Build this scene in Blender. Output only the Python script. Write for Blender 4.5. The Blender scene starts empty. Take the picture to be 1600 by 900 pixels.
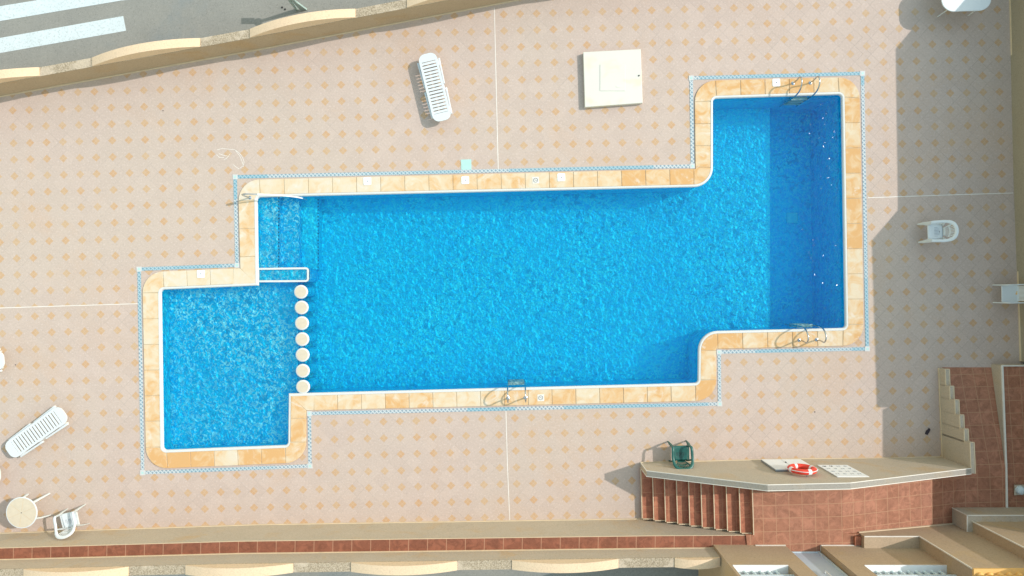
import bpy, bmesh, math, random
from mathutils import Vector, Matrix
from mathutils.geometry import tessellate_polygon

random.seed(7)
R = math.radians
scene = bpy.context.scene
COL = scene.collection

# ------------------------------------------------------------------ camera
H = 20.52                 # drone height above the pool deck
F = 1600 * 24.0 / 36.0    # focal length in photo pixels
cam_d = bpy.data.cameras.new('Camera')
cam = bpy.data.objects.new('Camera', cam_d)
COL.objects.link(cam)
cam.location = (0, 0, H)
cam.rotation_euler = (0, 0, 0)
cam_d.sensor_width = 36.0
cam_d.lens = 24.0
cam_d.clip_end = 2000
scene.camera = cam

# ------------------------------------------------------------------ world, sun, exposure
SUN_DIR = Vector((1.15, 0.37, 1.0)).normalized()   # towards the sun
world = bpy.data.worlds.new('World')
scene.world = world
world.use_nodes = True
wn = world.node_tree
wn.nodes.clear()
sky = wn.nodes.new('ShaderNodeTexSky')
sky.sky_type = 'NISHITA'
sky.sun_disc = False
sky.sun_elevation = math.asin(SUN_DIR.z)
sky.sun_rotation = math.atan2(SUN_DIR.x, SUN_DIR.y)
sky.altitude = 50
sky.air_density = 3.1
sky.dust_density = 1.0
sky.ozone_density = 1.0
bg = wn.nodes.new('ShaderNodeBackground')
bg.inputs['Strength'].default_value = 0.15
out = wn.nodes.new('ShaderNodeOutputWorld')
wn.links.new(sky.outputs[0], bg.inputs['Color'])
wn.links.new(bg.outputs[0], out.inputs['Surface'])

sun_d = bpy.data.lights.new('Sun', 'SUN')
sun_d.energy = 2.1
sun_d.angle = R(0.5)
sun_d.color = (1.0, 0.935, 0.88)
sun = bpy.data.objects.new('Sun', sun_d)
COL.objects.link(sun)
sun.location = (30, 10, 40)
sun.rotation_euler = (-SUN_DIR).to_track_quat('-Z', 'Y').to_euler()

vs = scene.view_settings
vs.view_transform = 'Standard'
vs.look = 'None'
vs.exposure = 0.66
vs.gamma = 1.0
vs.use_curve_mapping = False

# ------------------------------------------------------------------ helpers
def W(px, py, z=0.0):
    """place of a surveyed point (read off the photograph) that lies at height z"""
    s = (H - z) / F
    return Vector(((px - 800) * s, -(py - 450) * s, z))

def P0(px, py):
    v = W(px, py, 0)
    return (v.x, v.y)

def lerp(a, b, t):
    return a + (b - a) * t

def interp(x, xs, ys):
    if x <= xs[0]:
        i = 0
    elif x >= xs[-1]:
        i = len(xs) - 2
    else:
        i = max(k for k in range(len(xs) - 1) if xs[k] <= x)
    t = (x - xs[i]) / (xs[i + 1] - xs[i])
    return ys[i] + (ys[i + 1] - ys[i]) * t

class MB:
    def __init__(s):
        s.v = []; s.f = []; s.t = []; s.m = []; s.cur = 0; s.tint = 0.5
    def face(s, pts, tint=None):
        n = len(s.v)
        s.v += [tuple(p) for p in pts]
        s.f.append(tuple(range(n, n + len(pts))))
        s.t.append(s.tint if tint is None else tint); s.m.append(s.cur)
    def add(s, vs_, fs, tint=None):
        n = len(s.v)
        s.v += [tuple(p) for p in vs_]
        for f in fs:
            s.f.append(tuple(i + n for i in f))
            s.t.append(s.tint if tint is None else tint); s.m.append(s.cur)
    def hexa(s, lo, hi):
        """solid from 4 lower and 4 upper corners (ccw)"""
        s.add(list(lo) + list(hi), [(3, 2, 1, 0), (4, 5, 6, 7), (0, 1, 5, 4), (1, 2, 6, 5), (2, 3, 7, 6), (3, 0, 4, 7)])
    def box(s, x0, x1, y0, y1, z0, z1):
        s.hexa([(x0, y0, z0), (x1, y0, z0), (x1, y1, z0), (x0, y1, z0)],
               [(x0, y0, z1), (x1, y0, z1), (x1, y1, z1), (x0, y1, z1)])
    def prism(s, poly, z0, z1, bottom=True, tint=None):
        n = len(poly)
        area = sum(poly[i][0] * poly[(i + 1) % n][1] - poly[(i + 1) % n][0] * poly[i][1] for i in range(n))
        if area < 0:
            poly = list(reversed(poly))
        vs_ = [(p[0], p[1], z0) for p in poly] + [(p[0], p[1], z1) for p in poly]
        fs = [tuple(range(n, 2 * n))]
        if bottom:
            fs.append(tuple(reversed(range(n))))
        fs += [(i, (i + 1) % n, (i + 1) % n + n, i + n) for i in range(n)]
        s.add(vs_, fs, tint)
    def sheet(s, loops, z):
        """flat sheet: outer loop and holes"""
        vl = [[Vector((p[0], p[1], 0)) for p in l] for l in loops]
        tris = tessellate_polygon(vl)
        flat = [v for l in vl for v in l]
        n = len(s.v)
        s.v += [(v.x, v.y, z) for v in flat]
        for t in tris:
            a, b, c = (flat[i] for i in t)
            if (b - a).cross(c - a).z < 0:
                t = (t[0], t[2], t[1])
            s.f.append(tuple(i + n for i in t)); s.t.append(s.tint); s.m.append(s.cur)
    def bar(s, a, b, w, h, up=(0, 0, 1)):
        a = Vector(a); b = Vector(b)
        d = (b - a).normalized()
        u = Vector(up)
        sd = d.cross(u)
        if sd.length < 1e-4:
            sd = d.cross(Vector((1, 0, 0)))
        sd.normalize(); u = sd.cross(d).normalized()
        c = [(-1, -1), (1, -1), (1, 1), (-1, 1)]
        lo = [a + sd * (w / 2 * i) + u * (h / 2 * j) for i, j in c]
        hi = [b + sd * (w / 2 * i) + u * (h / 2 * j) for i, j in c]
        s.add(lo + hi, [(0, 1, 2, 3), (7, 6, 5, 4), (0, 4, 5, 1), (1, 5, 6, 2), (2, 6, 7, 3), (3, 7, 4, 0)])
    def tube(s, pts, r, n=8, closed=False, flat=1.0, radii=None):
        pts = [Vector(p) for p in pts]
        N = len(pts)
        rings = []
        prev = None
        for i in range(N):
            if closed:
                d = (pts[(i + 1) % N] - pts[i - 1]).normalized()
            else:
                d = (pts[min(i + 1, N - 1)] - pts[max(i - 1, 0)]).normalized()
            ref = Vector((0, 0, 1)) if abs(d.z) < 0.95 else Vector((0, 1, 0))
            if prev is None:
                u = d.cross(ref).normalized()
            else:
                u = (prev - d * prev.dot(d))
                u = u.normalized() if u.length > 1e-5 else d.cross(ref).normalized()
            prev = u
            w = d.cross(u)
            rr = radii[i] if radii else r
            rings.append([pts[i] + u * math.cos(2 * math.pi * k / n) * rr + w * math.sin(2 * math.pi * k / n) * rr * flat for k in range(n)])
        base = len(s.v)
        for rg in rings:
            s.v += [tuple(p) for p in rg]
        cnt = N if closed else N - 1
        for i in range(cnt):
            j = (i + 1) % N
            for k in range(n):
                k2 = (k + 1) % n
                s.f.append((base + i * n + k, base + i * n + k2, base + j * n + k2, base + j * n + k))
                s.t.append(s.tint); s.m.append(s.cur)
        if not closed:
            s.f.append(tuple(base + k for k in reversed(range(n)))); s.t.append(s.tint); s.m.append(s.cur)
            s.f.append(tuple(base + (N - 1) * n + k for k in range(n))); s.t.append(s.tint); s.m.append(s.cur)
    def lathe(s, c, prof, n=24):
        cx, cy, cz = c
        base = len(s.v)
        for r, z in prof:
            for k in range(n):
                a = 2 * math.pi * k / n
                s.v.append((cx + r * math.cos(a), cy + r * math.sin(a), cz + z))
        for i in range(len(prof) - 1):
            for k in range(n):
                k2 = (k + 1) % n
                s.f.append((base + i * n + k, base + i * n + k2, base + (i + 1) * n + k2, base + (i + 1) * n + k))
                s.t.append(s.tint); s.m.append(s.cur)
        s.f.append(tuple(base + k for k in reversed(range(n)))); s.t.append(s.tint); s.m.append(s.cur)
        L = (len(prof) - 1) * n
        s.f.append(tuple(base + L + k for k in range(n))); s.t.append(s.tint); s.m.append(s.cur)
    def build(s, name, mats, parent=None, smooth=False, bevel=0.0, loc=None, rot=None, label=None):
        me = bpy.data.meshes.new(name)
        me.from_pydata(s.v, [], s.f)
        me.validate()
        me.update()
        if not isinstance(mats, (list, tuple)):
            mats = [mats]
        for m in mats:
            me.materials.append(m)
        at = me.attributes.new('tint', 'FLOAT', 'FACE')
        if len(s.t) == len(me.polygons):
            at.data.foreach_set('value', s.t)
            me.polygons.foreach_set('material_index', s.m)
        if smooth:
            me.polygons.foreach_set('use_smooth', [True] * len(me.polygons))
        o = bpy.data.objects.new(name, me)
        COL.objects.link(o)
        if parent is not None:
            o.parent = parent
        if loc is not None:
            o.location = loc
        if rot is not None:
            o.rotation_euler = rot
        if bevel > 0:
            b = o.modifiers.new('bevel', 'BEVEL')
            b.width = bevel; b.segments = 2; b.limit_method = 'ANGLE'; b.angle_limit = R(40)
        if smooth:
            try:
                e = o.modifiers.new('es', 'EDGE_SPLIT'); e.split_angle = R(45)
            except Exception:
                pass
        if label:
            o['label'] = label
        return o

def tag(o, label=None, cat=None, group=None, kind=None):
    if label: o['label'] = label
    if cat: o['category'] = cat
    if group: o['group'] = group
    if kind: o['kind'] = kind
    return o

def empty(name, loc=(0, 0, 0), rz=0.0):
    o = bpy.data.objects.new(name, None)
    o.empty_display_size = 0.2
    COL.objects.link(o)
    o.location = loc
    o.rotation_euler = (0, 0, rz)
    return o

def copy_thing(src, loc, rz, label, group=None):
    r = src.copy(); COL.objects.link(r)
    r.location = loc; r.rotation_euler = (0, 0, rz)
    r['label'] = label
    if group: r['group'] = group
    for ch in list(src.children):
        c = ch.copy(); COL.objects.link(c); c.parent = r
        for g in list(ch.children):
            d = g.copy(); COL.objects.link(d); d.parent = c
    return r

def fillet(a, p, b, r, n=8):
    a = Vector(a); p = Vector(p); b = Vector(b)
    if r <= 0:
        return [tuple(p)]
    d1 = (a - p).normalized(); d2 = (b - p).normalized()
    ang = d1.angle(d2)
    L = r / math.tan(ang / 2)
    c = p + (d1 + d2).normalized() * (r / math.sin(ang / 2))
    s = p + d1 * L; e = p + d2 * L
    a0 = math.atan2(s.y - c.y, s.x - c.x); a1 = math.atan2(e.y - c.y, e.x - c.x)
    da = (a1 - a0 + math.pi) % (2 * math.pi) - math.pi
    return [(c.x + r * math.cos(a0 + da * k / n), c.y + r * math.sin(a0 + da * k / n)) for k in range(n + 1)]

# ------------------------------------------------------------------ node materials
class NM:
    def __init__(s, name, rough=0.7, spec=0.3):
        s.m = bpy.data.materials.new(name)
        s.m.use_nodes = True
        s.t = s.m.node_tree
        s.t.nodes.clear()
        s.out = s.n('ShaderNodeOutputMaterial')
        s.b = s.n('ShaderNodeBsdfPrincipled')
        s.b.inputs['Roughness'].default_value = rough
        s.b.inputs['Specular IOR Level'].default_value = spec
        s.l(s.b.outputs[0], s.out.inputs[0])
        s._c = None
    def n(s, t, **k):
        x = s.t.nodes.new(t)
        for a, b in k.items():
            setattr(x, a, b)
        return x
    def l(s, a, b):
        s.t.links.new(a, b)
    def put(s, sock, v):
        if hasattr(v, 'is_output') or hasattr(v, 'links'):
            s.l(v, sock)
        elif isinstance(v, (tuple, list)) and len(v) == 3 and sock.type == 'RGBA':
            sock.default_value = (*v, 1)
        else:
            sock.default_value = v
    @property
    def co(s):
        if s._c is None:
            g = s.n('ShaderNodeTexCoord')
            s._c = g.outputs['Object']
        return s._c
    def noise(s, scale, detail=3, rough=0.6, dist=0.0, co=None, out='Fac'):
        x = s.n('ShaderNodeTexNoise')
        s.l(co or s.co, x.inputs['Vector'])
        x.inputs['Scale'].default_value = scale
        x.inputs['Detail'].default_value = detail
        x.inputs['Roughness'].default_value = rough
        x.inputs['Distortion'].default_value = dist
        return x.outputs[out]
    def math(s, op, a, b=0.0, c=None, clamp=False):
        x = s.n('ShaderNodeMath', operation=op, use_clamp=clamp)
        s.put(x.inputs[0], a); s.put(x.inputs[1], b)
        if c is not None: s.put(x.inputs[2], c)
        return x.outputs[0]
    def ramp(s, v, stops, interp_='LINEAR'):
        x = s.n('ShaderNodeValToRGB')
        x.color_ramp.interpolation = interp_
        els = x.color_ramp.elements
        while len(els) < len(stops):
            els.new(0.5)
        for e, (p, c) in zip(els, stops):
            e.position = p
            e.color = (*c, 1) if isinstance(c, (tuple, list)) else (c, c, c, 1)
        s.put(x.inputs[0], v)
        return x.outputs[0]
    def step(s, v, a, b):
        x = s.n('ShaderNodeMapRange')
        x.interpolation_type = 'SMOOTHSTEP'
        s.put(x.inputs[0], v)
        x.inputs[1].default_value = a; x.inputs[2].default_value = b
        return x.outputs[0]
    def mix(s, fac, a, b, mode='MIX'):
        x = s.n('ShaderNodeMix', data_type='RGBA', blend_type=mode)
        x.clamp_factor = True
        s.put(x.inputs[0], fac); s.put(x.inputs[6], a); s.put(x.inputs[7], b)
        return x.outputs[2]
    def sep(s, v):
        x = s.n('ShaderNodeSeparateXYZ'); s.l(v, x.inputs[0]); return x.outputs
    def comb(s, x_, y_, z_=0.0):
        x = s.n('ShaderNodeCombineXYZ'); s.put(x.inputs[0], x_); s.put(x.inputs[1], y_); s.put(x.inputs[2], z_); return x.outputs[0]
    def white(s, v):
        x = s.n('ShaderNodeTexWhiteNoise', noise_dimensions='3D'); s.l(v, x.inputs[0]); return x.outputs['Value']
    def mapping(s, rot=(0, 0, 0), scale=(1, 1, 1), loc=(0, 0, 0), co=None):
        x = s.n('ShaderNodeMapping'); s.l(co or s.co, x.inputs[0])
        x.inputs['Rotation'].default_value = rot; x.inputs['Scale'].default_value = scale; x.inputs['Location'].default_value = loc
        return x.outputs[0]
    def attr(s, name='tint'):
        x = s.n('ShaderNodeAttribute'); x.attribute_name = name; return x.outputs['Fac']
    def bump(s, h, strength=0.3, dist=0.01):
        x = s.n('ShaderNodeBump'); x.inputs['Strength'].default_value = strength; x.inputs['Distance'].default_value = dist
        s.l(h, x.inputs['Height']); s.l(x.outputs[0], s.b.inputs['Normal'])
    def color(s, c):
        s.put(s.b.inputs['Base Color'], c)
        return s.m

def stucco(name, c1, c2, stain, rough=0.9, scale=1.0, stain_amt=0.6):
    n = NM(name, rough, 0.15)
    base = n.mix(n.noise(1.3 * scale, 4, 0.6), c1, c2)
    st = n.step(n.noise(0.9 * scale, 5, 0.62, 0.6), 0.52, 0.72)
    streak = n.noise(3.0, 3, 0.6, 0.2, co=n.mapping(scale=(1.6, 1.6, 0.25)))
    st = n.math('MULTIPLY', n.math('MULTIPLY', st, streak), stain_amt * 1.6)
    c = n.mix(st, base, stain)
    grain = n.noise(24, 4, 0.85)
    c = n.mix(n.math('MULTIPLY', n.step(grain, 0.46, 0.66), 0.36), c, tuple(x * 0.55 for x in c1))
    c = n.mix(n.math('MULTIPLY', n.step(n.noise(20, 4, 0.85, co=n.mapping(loc=(3, 3, 3))), 0.53, 0.68), 0.35), c, tuple(min(1, x * 1.45) for x in c1))
    n.bump(grain, 0.5, 0.006)
    return n.color(c)

def plain(name, c, rough=0.5, spec=0.4, var=0.12, metal=0.0, vscale=6.0):
    n = NM(name, rough, spec)
    n.b.inputs['Metallic'].default_value = metal
    k = n.mix(n.noise(vscale, 4, 0.6), tuple(x * (1 - var) for x in c), tuple(min(1, x * (1 + var * 0.6)) for x in c))
    k = n.mix(n.math('MULTIPLY', n.step(n.noise(vscale * 5, 3, 0.7), 0.55, 0.8), var), k, tuple(x * 0.6 for x in c))
    return n.color(k)

M = {}
M['stucco'] = stucco('beige_stucco', (0.41, 0.31, 0.21), (0.47, 0.365, 0.255), (0.44, 0.28, 0.13))
M['stucco_grey'] = stucco('grey_beige_stucco', (0.44, 0.375, 0.30), (0.52, 0.445, 0.355), (0.52, 0.34, 0.17))
M['stucco_shop'] = stucco('house_stucco', (0.42, 0.315, 0.215), (0.49, 0.375, 0.265), (0.52, 0.36, 0.17))
M['cream'] = stucco('cream_paint', (0.66, 0.49, 0.335), (0.73, 0.57, 0.40), (0.68, 0.46, 0.32), stain_amt=0.35)
M['trim'] = plain('white_trim', (0.74, 0.70, 0.63), 0.6, 0.3, 0.15)
M['trim_warm'] = plain('warm_trim', (0.66, 0.54, 0.38), 0.7, 0.2, 0.2)
M['plastic'] = plain('white_plastic', (0.62, 0.66, 0.68), 0.35, 0.5, 0.05)
M['tabletop'] = plain('cream_tabletop', (0.60, 0.52, 0.40), 0.5, 0.4, 0.14, vscale=9)
M['green'] = plain('green_plastic', (0.012, 0.10, 0.085), 0.4, 0.5, 0.2)
M['chrome'] = plain('chrome_tube', (0.50, 0.52, 0.54), 0.22, 0.5, 0.1, 1.0)
M['tealmetal'] = plain('pale_teal_metal', (0.42, 0.56, 0.56), 0.4, 0.5, 0.15, 0.2)
M['red'] = plain('orange_red_plastic', (0.80, 0.055, 0.03), 0.45, 0.5, 0.1)
M['white'] = plain('white_paint', (0.80, 0.82, 0.84), 0.45, 0.4, 0.06)
M['dark'] = plain('dark_mark', (0.03, 0.03, 0.035), 0.6, 0.3, 0.2)
M['mid'] = plain('grey_mark', (0.28, 0.30, 0.33), 0.6, 0.3, 0.2)
M['grout'] = plain('grout', (0.60, 0.48, 0.32), 0.9, 0.1, 0.25)
M['tealtile'] = plain('pale_teal_tile', (0.40, 0.62, 0.58), 0.4, 0.4, 0.12)
M['draincover'] = plain('pale_cyan_cover', (0.25, 0.98, 0.95), 0.4, 0.4, 0.05)
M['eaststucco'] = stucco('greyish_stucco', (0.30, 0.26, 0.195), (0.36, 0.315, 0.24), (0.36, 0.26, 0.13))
M['capgrey'] = stucco('grey_wall_cap', (0.30, 0.275, 0.24), (0.36, 0.33, 0.29), (0.40, 0.31, 0.2))
M['white_dull'] = plain('dull_white_tile', (0.56, 0.57, 0.56), 0.5, 0.3, 0.15)
M['leaf'] = plain('dry_leaf', (0.05, 0.04, 0.05), 0.8, 0.2, 0.2)
M['yellow'] = plain('yellow_stone', (0.76, 0.48, 0.18), 0.7, 0.2, 0.18)
M['joint'] = plain('white_joint', (0.78, 0.74, 0.68), 0.8, 0.2, 0.3, vscale=3)
M['doorblue'] = plain('pale_blue_panel', (0.50, 0.60, 0.72), 0.4, 0.5, 0.08)
M['bluewhite'] = plain('blue_white_paint', (0.58, 0.68, 0.74), 0.5, 0.4, 0.08)
M['cover'] = plain('dark_opening', (0.05, 0.035, 0.03), 0.8, 0.2, 0.2)
M['glass'] = plain('dark_glass', (0.04, 0.06, 0.08), 0.08, 0.8, 0.1)

def glaze():
    n = NM('cream_hatch_paint', 0.55, 0.35)
    c = n.mix(n.noise(1.2, 3), (0.62, 0.60, 0.53), (0.66, 0.64, 0.58))
    s = n.step(n.noise(1.1, 3, 0.55, 0.4, co=n.mapping(loc=(3.1, 5.2, 0))), 0.53, 0.66)
    c = n.mix(n.math('MULTIPLY', s, 0.5), c, (0.72, 0.62, 0.40))
    n.bump(n.noise(60, 2), 0.2, 0.003)
    return n.color(c)
M['hatch'] = glaze()

def asphalt():
    n = NM('asphalt', 0.95, 0.15)
    c = n.mix(n.noise(0.7, 5, 0.65), (0.215, 0.215, 0.200), (0.30, 0.295, 0.265))
    c = n.mix(n.step(n.noise(0.25, 4, 0.6, 0.5), 0.5, 0.7), c, (0.20, 0.225, 0.23))
    g = n.noise(22, 4, 0.85)
    c = n.mix(n.math('MULTIPLY', n.step(g, 0.5, 0.72), 0.45), c, (0.06, 0.06, 0.055))
    c = n.mix(n.math('MULTIPLY', n.step(n.noise(26, 4, 0.85, co=n.mapping(loc=(5, 1, 0))), 0.54, 0.68), 0.45), c, (0.42, 0.41, 0.38))
    n.bump(g, 0.5, 0.008)
    return n.color(c)
M['asphalt'] = asphalt()

def roadpaint():
    n = NM('road_paint', 0.8, 0.2)
    w = n.noise(16, 4, 0.8)
    c = n.mix(n.noise(1.5, 4), (0.52, 0.59, 0.61), (0.62, 0.69, 0.71))
    c = n.mix(n.math('MULTIPLY', n.step(w, 0.48, 0.66), 0.55), c, (0.33, 0.36, 0.36))
    c = n.mix(n.math('MULTIPLY', n.step(n.noise(2.5, 5, 0.7, 1.0), 0.60, 0.72), 0.45), c, (0.30, 0.33, 0.33))
    return n.color(c)
M['roadpaint'] = roadpaint()

def pebble():
    n = NM('pebble_dash', 0.95, 0.15)
    v = n.n('ShaderNodeTexVoronoi'); n.l(n.co, v.inputs['Vector']); v.inputs['Scale'].default_value = 48
    t = n.white(v.outputs['Position'])
    c = n.ramp(t, [(0.0, (0.25, 0.20, 0.14)), (0.5, (0.38, 0.31, 0.225)), (1.0, (0.50, 0.42, 0.32))])
    c = n.mix(n.math('MULTIPLY', n.step(n.noise(1.4, 2, 0.5, co=n.mapping(loc=(4, 2, 0))), 0.55, 0.62), 0.5), c, (0.60, 0.50, 0.39))
    n.bump(v.outputs['Distance'], 0.7, 0.01)
    return n.color(c)
M['pebble'] = pebble()

# patterned pool deck: pale pink-grey tiles laid on the diagonal with ochre diamonds
TH = R(1.6)
G = 0.4945
def deck():
    n = NM('deck_tiles', 0.75, 0.2)
    u, v, _ = n.sep(n.mapping(rot=(0, 0, -TH)))
    ax, ay = P0(19.75, 172.5)
    c, s = math.cos(TH), math.sin(TH)
    u0 = ax * c + ay * s; v0 = -ax * s + ay * c
    ug = n.math('DIVIDE', n.math('SUBTRACT', u, u0), G)
    vg = n.math('DIVIDE', n.math('SUBTRACT', v, v0), G)
    # the pattern starts afresh south of the western movement joint
    jx, jy = P0(0, 481)
    vj = -jx * s + jy * c
    low = n.math('MAXIMUM', n.math('LESS_THAN', v, vj), n.math('GREATER_THAN', u, 10.75))
    vg = n.math('ADD', vg, n.math('MULTIPLY', low, 0.545))
    iu = n.math('ROUND', ug); iv = n.math('ROUND', vg)
    fx = n.math('SUBTRACT', ug, iu); fy = n.math('SUBTRACT', vg, iv)
    wob = n.math('MULTIPLY', n.math('SUBTRACT', n.noise(24, 2, 0.6), 0.5), 0.05)
    d = n.math('ADD', n.math('ADD', n.math('ABSOLUTE', fx), n.math('ABSOLUTE', fy)), wob)
    dia = n.math('SUBTRACT', 1.0, n.step(d, 0.222, 0.28))
    cell = n.white(n.comb(iu, iv))
    # base tile colour: one tone per tile plus speckle and large stains
    p = n.math('ADD', ug, vg); q = n.math('SUBTRACT', ug, vg)
    pc = n.math('ADD', p, 0.235); qc = n.math('ADD', q, 0.235)
    ti = n.white(n.comb(n.math('FLOOR', pc), n.math('FLOOR', qc), 3.0))
    base = n.mix(ti, (0.480, 0.378, 0.325), (0.515, 0.408, 0.352))
    big = n.step(n.noise(0.16, 4, 0.55, 0.4), 0.40, 0.66)
    base = n.mix(n.math('MULTIPLY', big, 0.5), base, (0.485, 0.405, 0.335))
    big2 = n.step(n.noise(0.33, 4, 0.6, 0.6, co=n.mapping(loc=(7, 3, 0))), 0.52, 0.72)
    base = n.mix(n.math('MULTIPLY', big2, 0.6), base, (0.51, 0.375, 0.29))
    sp = n.noise(21, 3, 0.8)
    base = n.mix(n.math('MULTIPLY', n.step(sp, 0.5, 0.70), 0.50), base, (0.34, 0.285, 0.26))
    sp2 = n.noise(18, 3, 0.8, co=n.mapping(loc=(5, 9, 0)))
    base = n.mix(n.math('MULTIPLY', n.step(sp2, 0.52, 0.70), 0.50), base, (0.66, 0.56, 0.52))
    # diamonds, four small tiles each
    sub = n.white(n.comb(n.math('ADD', n.math('MULTIPLY', iu, 2.0), n.math('GREATER_THAN', n.math('ADD', fx, fy), 0.0)),
                         n.math('ADD', n.math('MULTIPLY', iv, 2.0), n.math('GREATER_THAN', n.math('SUBTRACT', fx, fy), 0.0)), 1.0))
    dc = n.mix(cell, (0.50, 0.305, 0.125), (0.50, 0.295, 0.155))
    dc = n.mix(n.math('MULTIPLY', sub, 0.4), dc, (0.52, 0.38, 0.24))
    cross = n.math('MINIMUM', n.math('ABSOLUTE', n.math('ADD', fx, fy)), n.math('ABSOLUTE', n.math('SUBTRACT', fx, fy)))
    dc = n.mix(n.math('MULTIPLY', n.math('SUBTRACT', 1.0, n.step(cross, 0.006, 0.025)), 0.45), dc, (0.58, 0.46, 0.33))
    dc = n.mix(n.math('MULTIPLY', n.step(sp, 0.5, 0.74), 0.35), dc, (0.34, 0.22, 0.13))
    dfac = n.math('MULTIPLY', dia, n.math('ADD', 0.58, n.math('MULTIPLY', cell, 0.30)))
    col = n.mix(dfac, base, dc)
    # joints of the diagonal tiles, clearer in some places than in others
    def line(x):
        f = n.math('SUBTRACT', x, n.math('ROUND', x))
        return n.math('SUBTRACT', 1.0, n.step(n.math('ABSOLUTE', f), 0.006, 0.024))
    ln = n.math('MAXIMUM', line(pc), line(qc))
    keep = n.math('ADD', 0.10, n.math('MULTIPLY', n.step(n.noise(0.9, 3, 0.6, co=n.mapping(loc=(2, 8, 0))), 0.45, 0.7), 0.42))
    east = n.math('MULTIPLY', n.step(u, 3.0, 8.0), 0.26)
    ln = n.math('MULTIPLY', n.math('MULTIPLY', ln, n.math('ADD', keep, east)), n.math('SUBTRACT', 1.0, dia))
    col = n.mix(ln, col, (0.32, 0.27, 0.24))
    # darker dirt towards the eastern corner of the deck
    n.bump(sp, 0.25, 0.004)
    return n.color(col)
M['deck'] = deck()

def coping_mat():
    n = NM('sandstone_coping', 0.8, 0.2)
    t = n.attr('tint')
    blot = n.math('ADD', n.math('MULTIPLY', n.noise(2.6, 4, 0.6, 1.0), 1.0), n.math('MULTIPLY', t, 0.62))
    c = n.ramp(blot, [(0.42, (0.63, 0.57, 0.48)), (0.66, (0.64, 0.53, 0.38)), (0.88, (0.63, 0.43, 0.24)), (1.06, (0.60, 0.35, 0.15))])
    sp = n.noise(45, 2, 0.75)
    c = n.mix(n.math('MULTIPLY', n.step(sp, 0.52, 0.75), 0.22), c, (0.62, 0.46, 0.30))
    st = n.step(n.noise(1.7, 5, 0.65, 1.4, co=n.mapping(loc=(3, 1, 0))), 0.56, 0.7)
    c = n.mix(n.math('MULTIPLY', st, 0.55), c, (0.68, 0.63, 0.56))
    n.bump(n.noise(20, 4), 0.2, 0.004)
    return n.color(c)
M['coping'] = coping_mat()

def terracotta(name, c1, c2, gr, w, h, rot=0.0, off=(0, 0), mort=0.016, stag=False, offset=0.0):
    n = NM(name, 0.6, 0.3)
    b = n.n('ShaderNodeTexBrick')
    n.l(n.mapping(rot=(0, 0, rot), loc=(off[0], off[1], 0)), b.inputs['Vector'])
    b.offset = offset; b.squash = 1.0
    b.inputs['Color1'].default_value = (0, 0, 0, 1); b.inputs['Color2'].default_value = (1, 1, 1, 1)
    b.inputs['Mortar'].default_value = (0.5, 0.5, 0.5, 1)
    b.inputs['Scale'].default_value = 1.0
    b.inputs['Mortar Size'].default_value = mort
    b.inputs['Mortar Smooth'].default_value = 0.3
    b.inputs['Brick Width'].default_value = w
    b.inputs['Row Height'].default_value = h
    tile = n.mix(b.outputs['Color'], c1, c2)
    cl = n.noise(5.5, 4, 0.65, 0.8)
    tile = n.mix(n.math('MULTIPLY', n.step(cl, 0.40, 0.66), 0.6), tile, tuple(x * 0.66 for x in c1))
    cl2 = n.noise(3.1, 4, 0.65, 0.8, co=n.mapping(loc=(4, 4, 1)))
    tile = n.mix(n.math('MULTIPLY', n.step(cl2, 0.48, 0.66), 0.6), tile, tuple(min(1, x * 1.35) for x in c2))
    tile = n.mix(n.math('MULTIPLY', n.step(n.noise(30, 3, 0.7), 0.52, 0.75), 0.35), tile, tuple(min(1, x * 1.5 + 0.02) for x in c2))
    c = n.mix(b.outputs['Fac'], tile, gr)
    n.bump(b.outputs['Fac'], -0.3, 0.004)
    return n.color(c)
M['terra'] = terracotta('terracotta_tiles', (0.335, 0.145, 0.085), (0.365, 0.165, 0.103), (0.43, 0.235, 0.14), 0.365, 0.365, rot=-TH, off=(0.12, 0.05), mort=0.010)
M['terrastep'] = terracotta('terracotta_step_tiles', (0.35, 0.125, 0.070), (0.40, 0.155, 0.088), (0.46, 0.22, 0.12), 0.35, 0.42, rot=-TH, off=(0.0, 0.1), mort=0.008)
M['terraband'] = terracotta('dark_terracotta_tiles', (0.225, 0.082, 0.048), (0.25, 0.092, 0.054), (0.44, 0.25, 0.16), 0.53, 50.0, rot=0.02, off=(0.1, 25), mort=0.009)

def grate():
    n = NM('drain_grate_blue_white', 0.6, 0.3)
    u, v, _ = n.sep(n.mapping(rot=(0, 0, -TH)))
    a = n.math('DIVIDE', u, 0.118); b = n.math('DIVIDE', v, 0.118)
    d = n.math('FRACT', n.math('ADD', a, b)); e = n.math('FRACT', n.math('SUBTRACT', a, b))
    hole = n.math('MULTIPLY', n.step(d, 0.36, 0.46), n.step(e, 0.26, 0.36))
    seg = n.white(n.comb(n.math('FLOOR', n.math('DIVIDE', u, 1.45)), n.math('FLOOR', n.math('DIVIDE', v, 1.45)), 2.0))
    tone = n.mix(n.step(seg, 0.2, 0.9), (0.50, 0.54, 0.55), (0.30, 0.44, 0.50))
    dk = n.mix(seg, (0.20, 0.26, 0.31), (0.12, 0.28, 0.36))
    c = n.mix(n.math('MULTIPLY', hole, 0.9), tone, dk)
    return n.color(c)
M['grate'] = grate()

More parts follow.
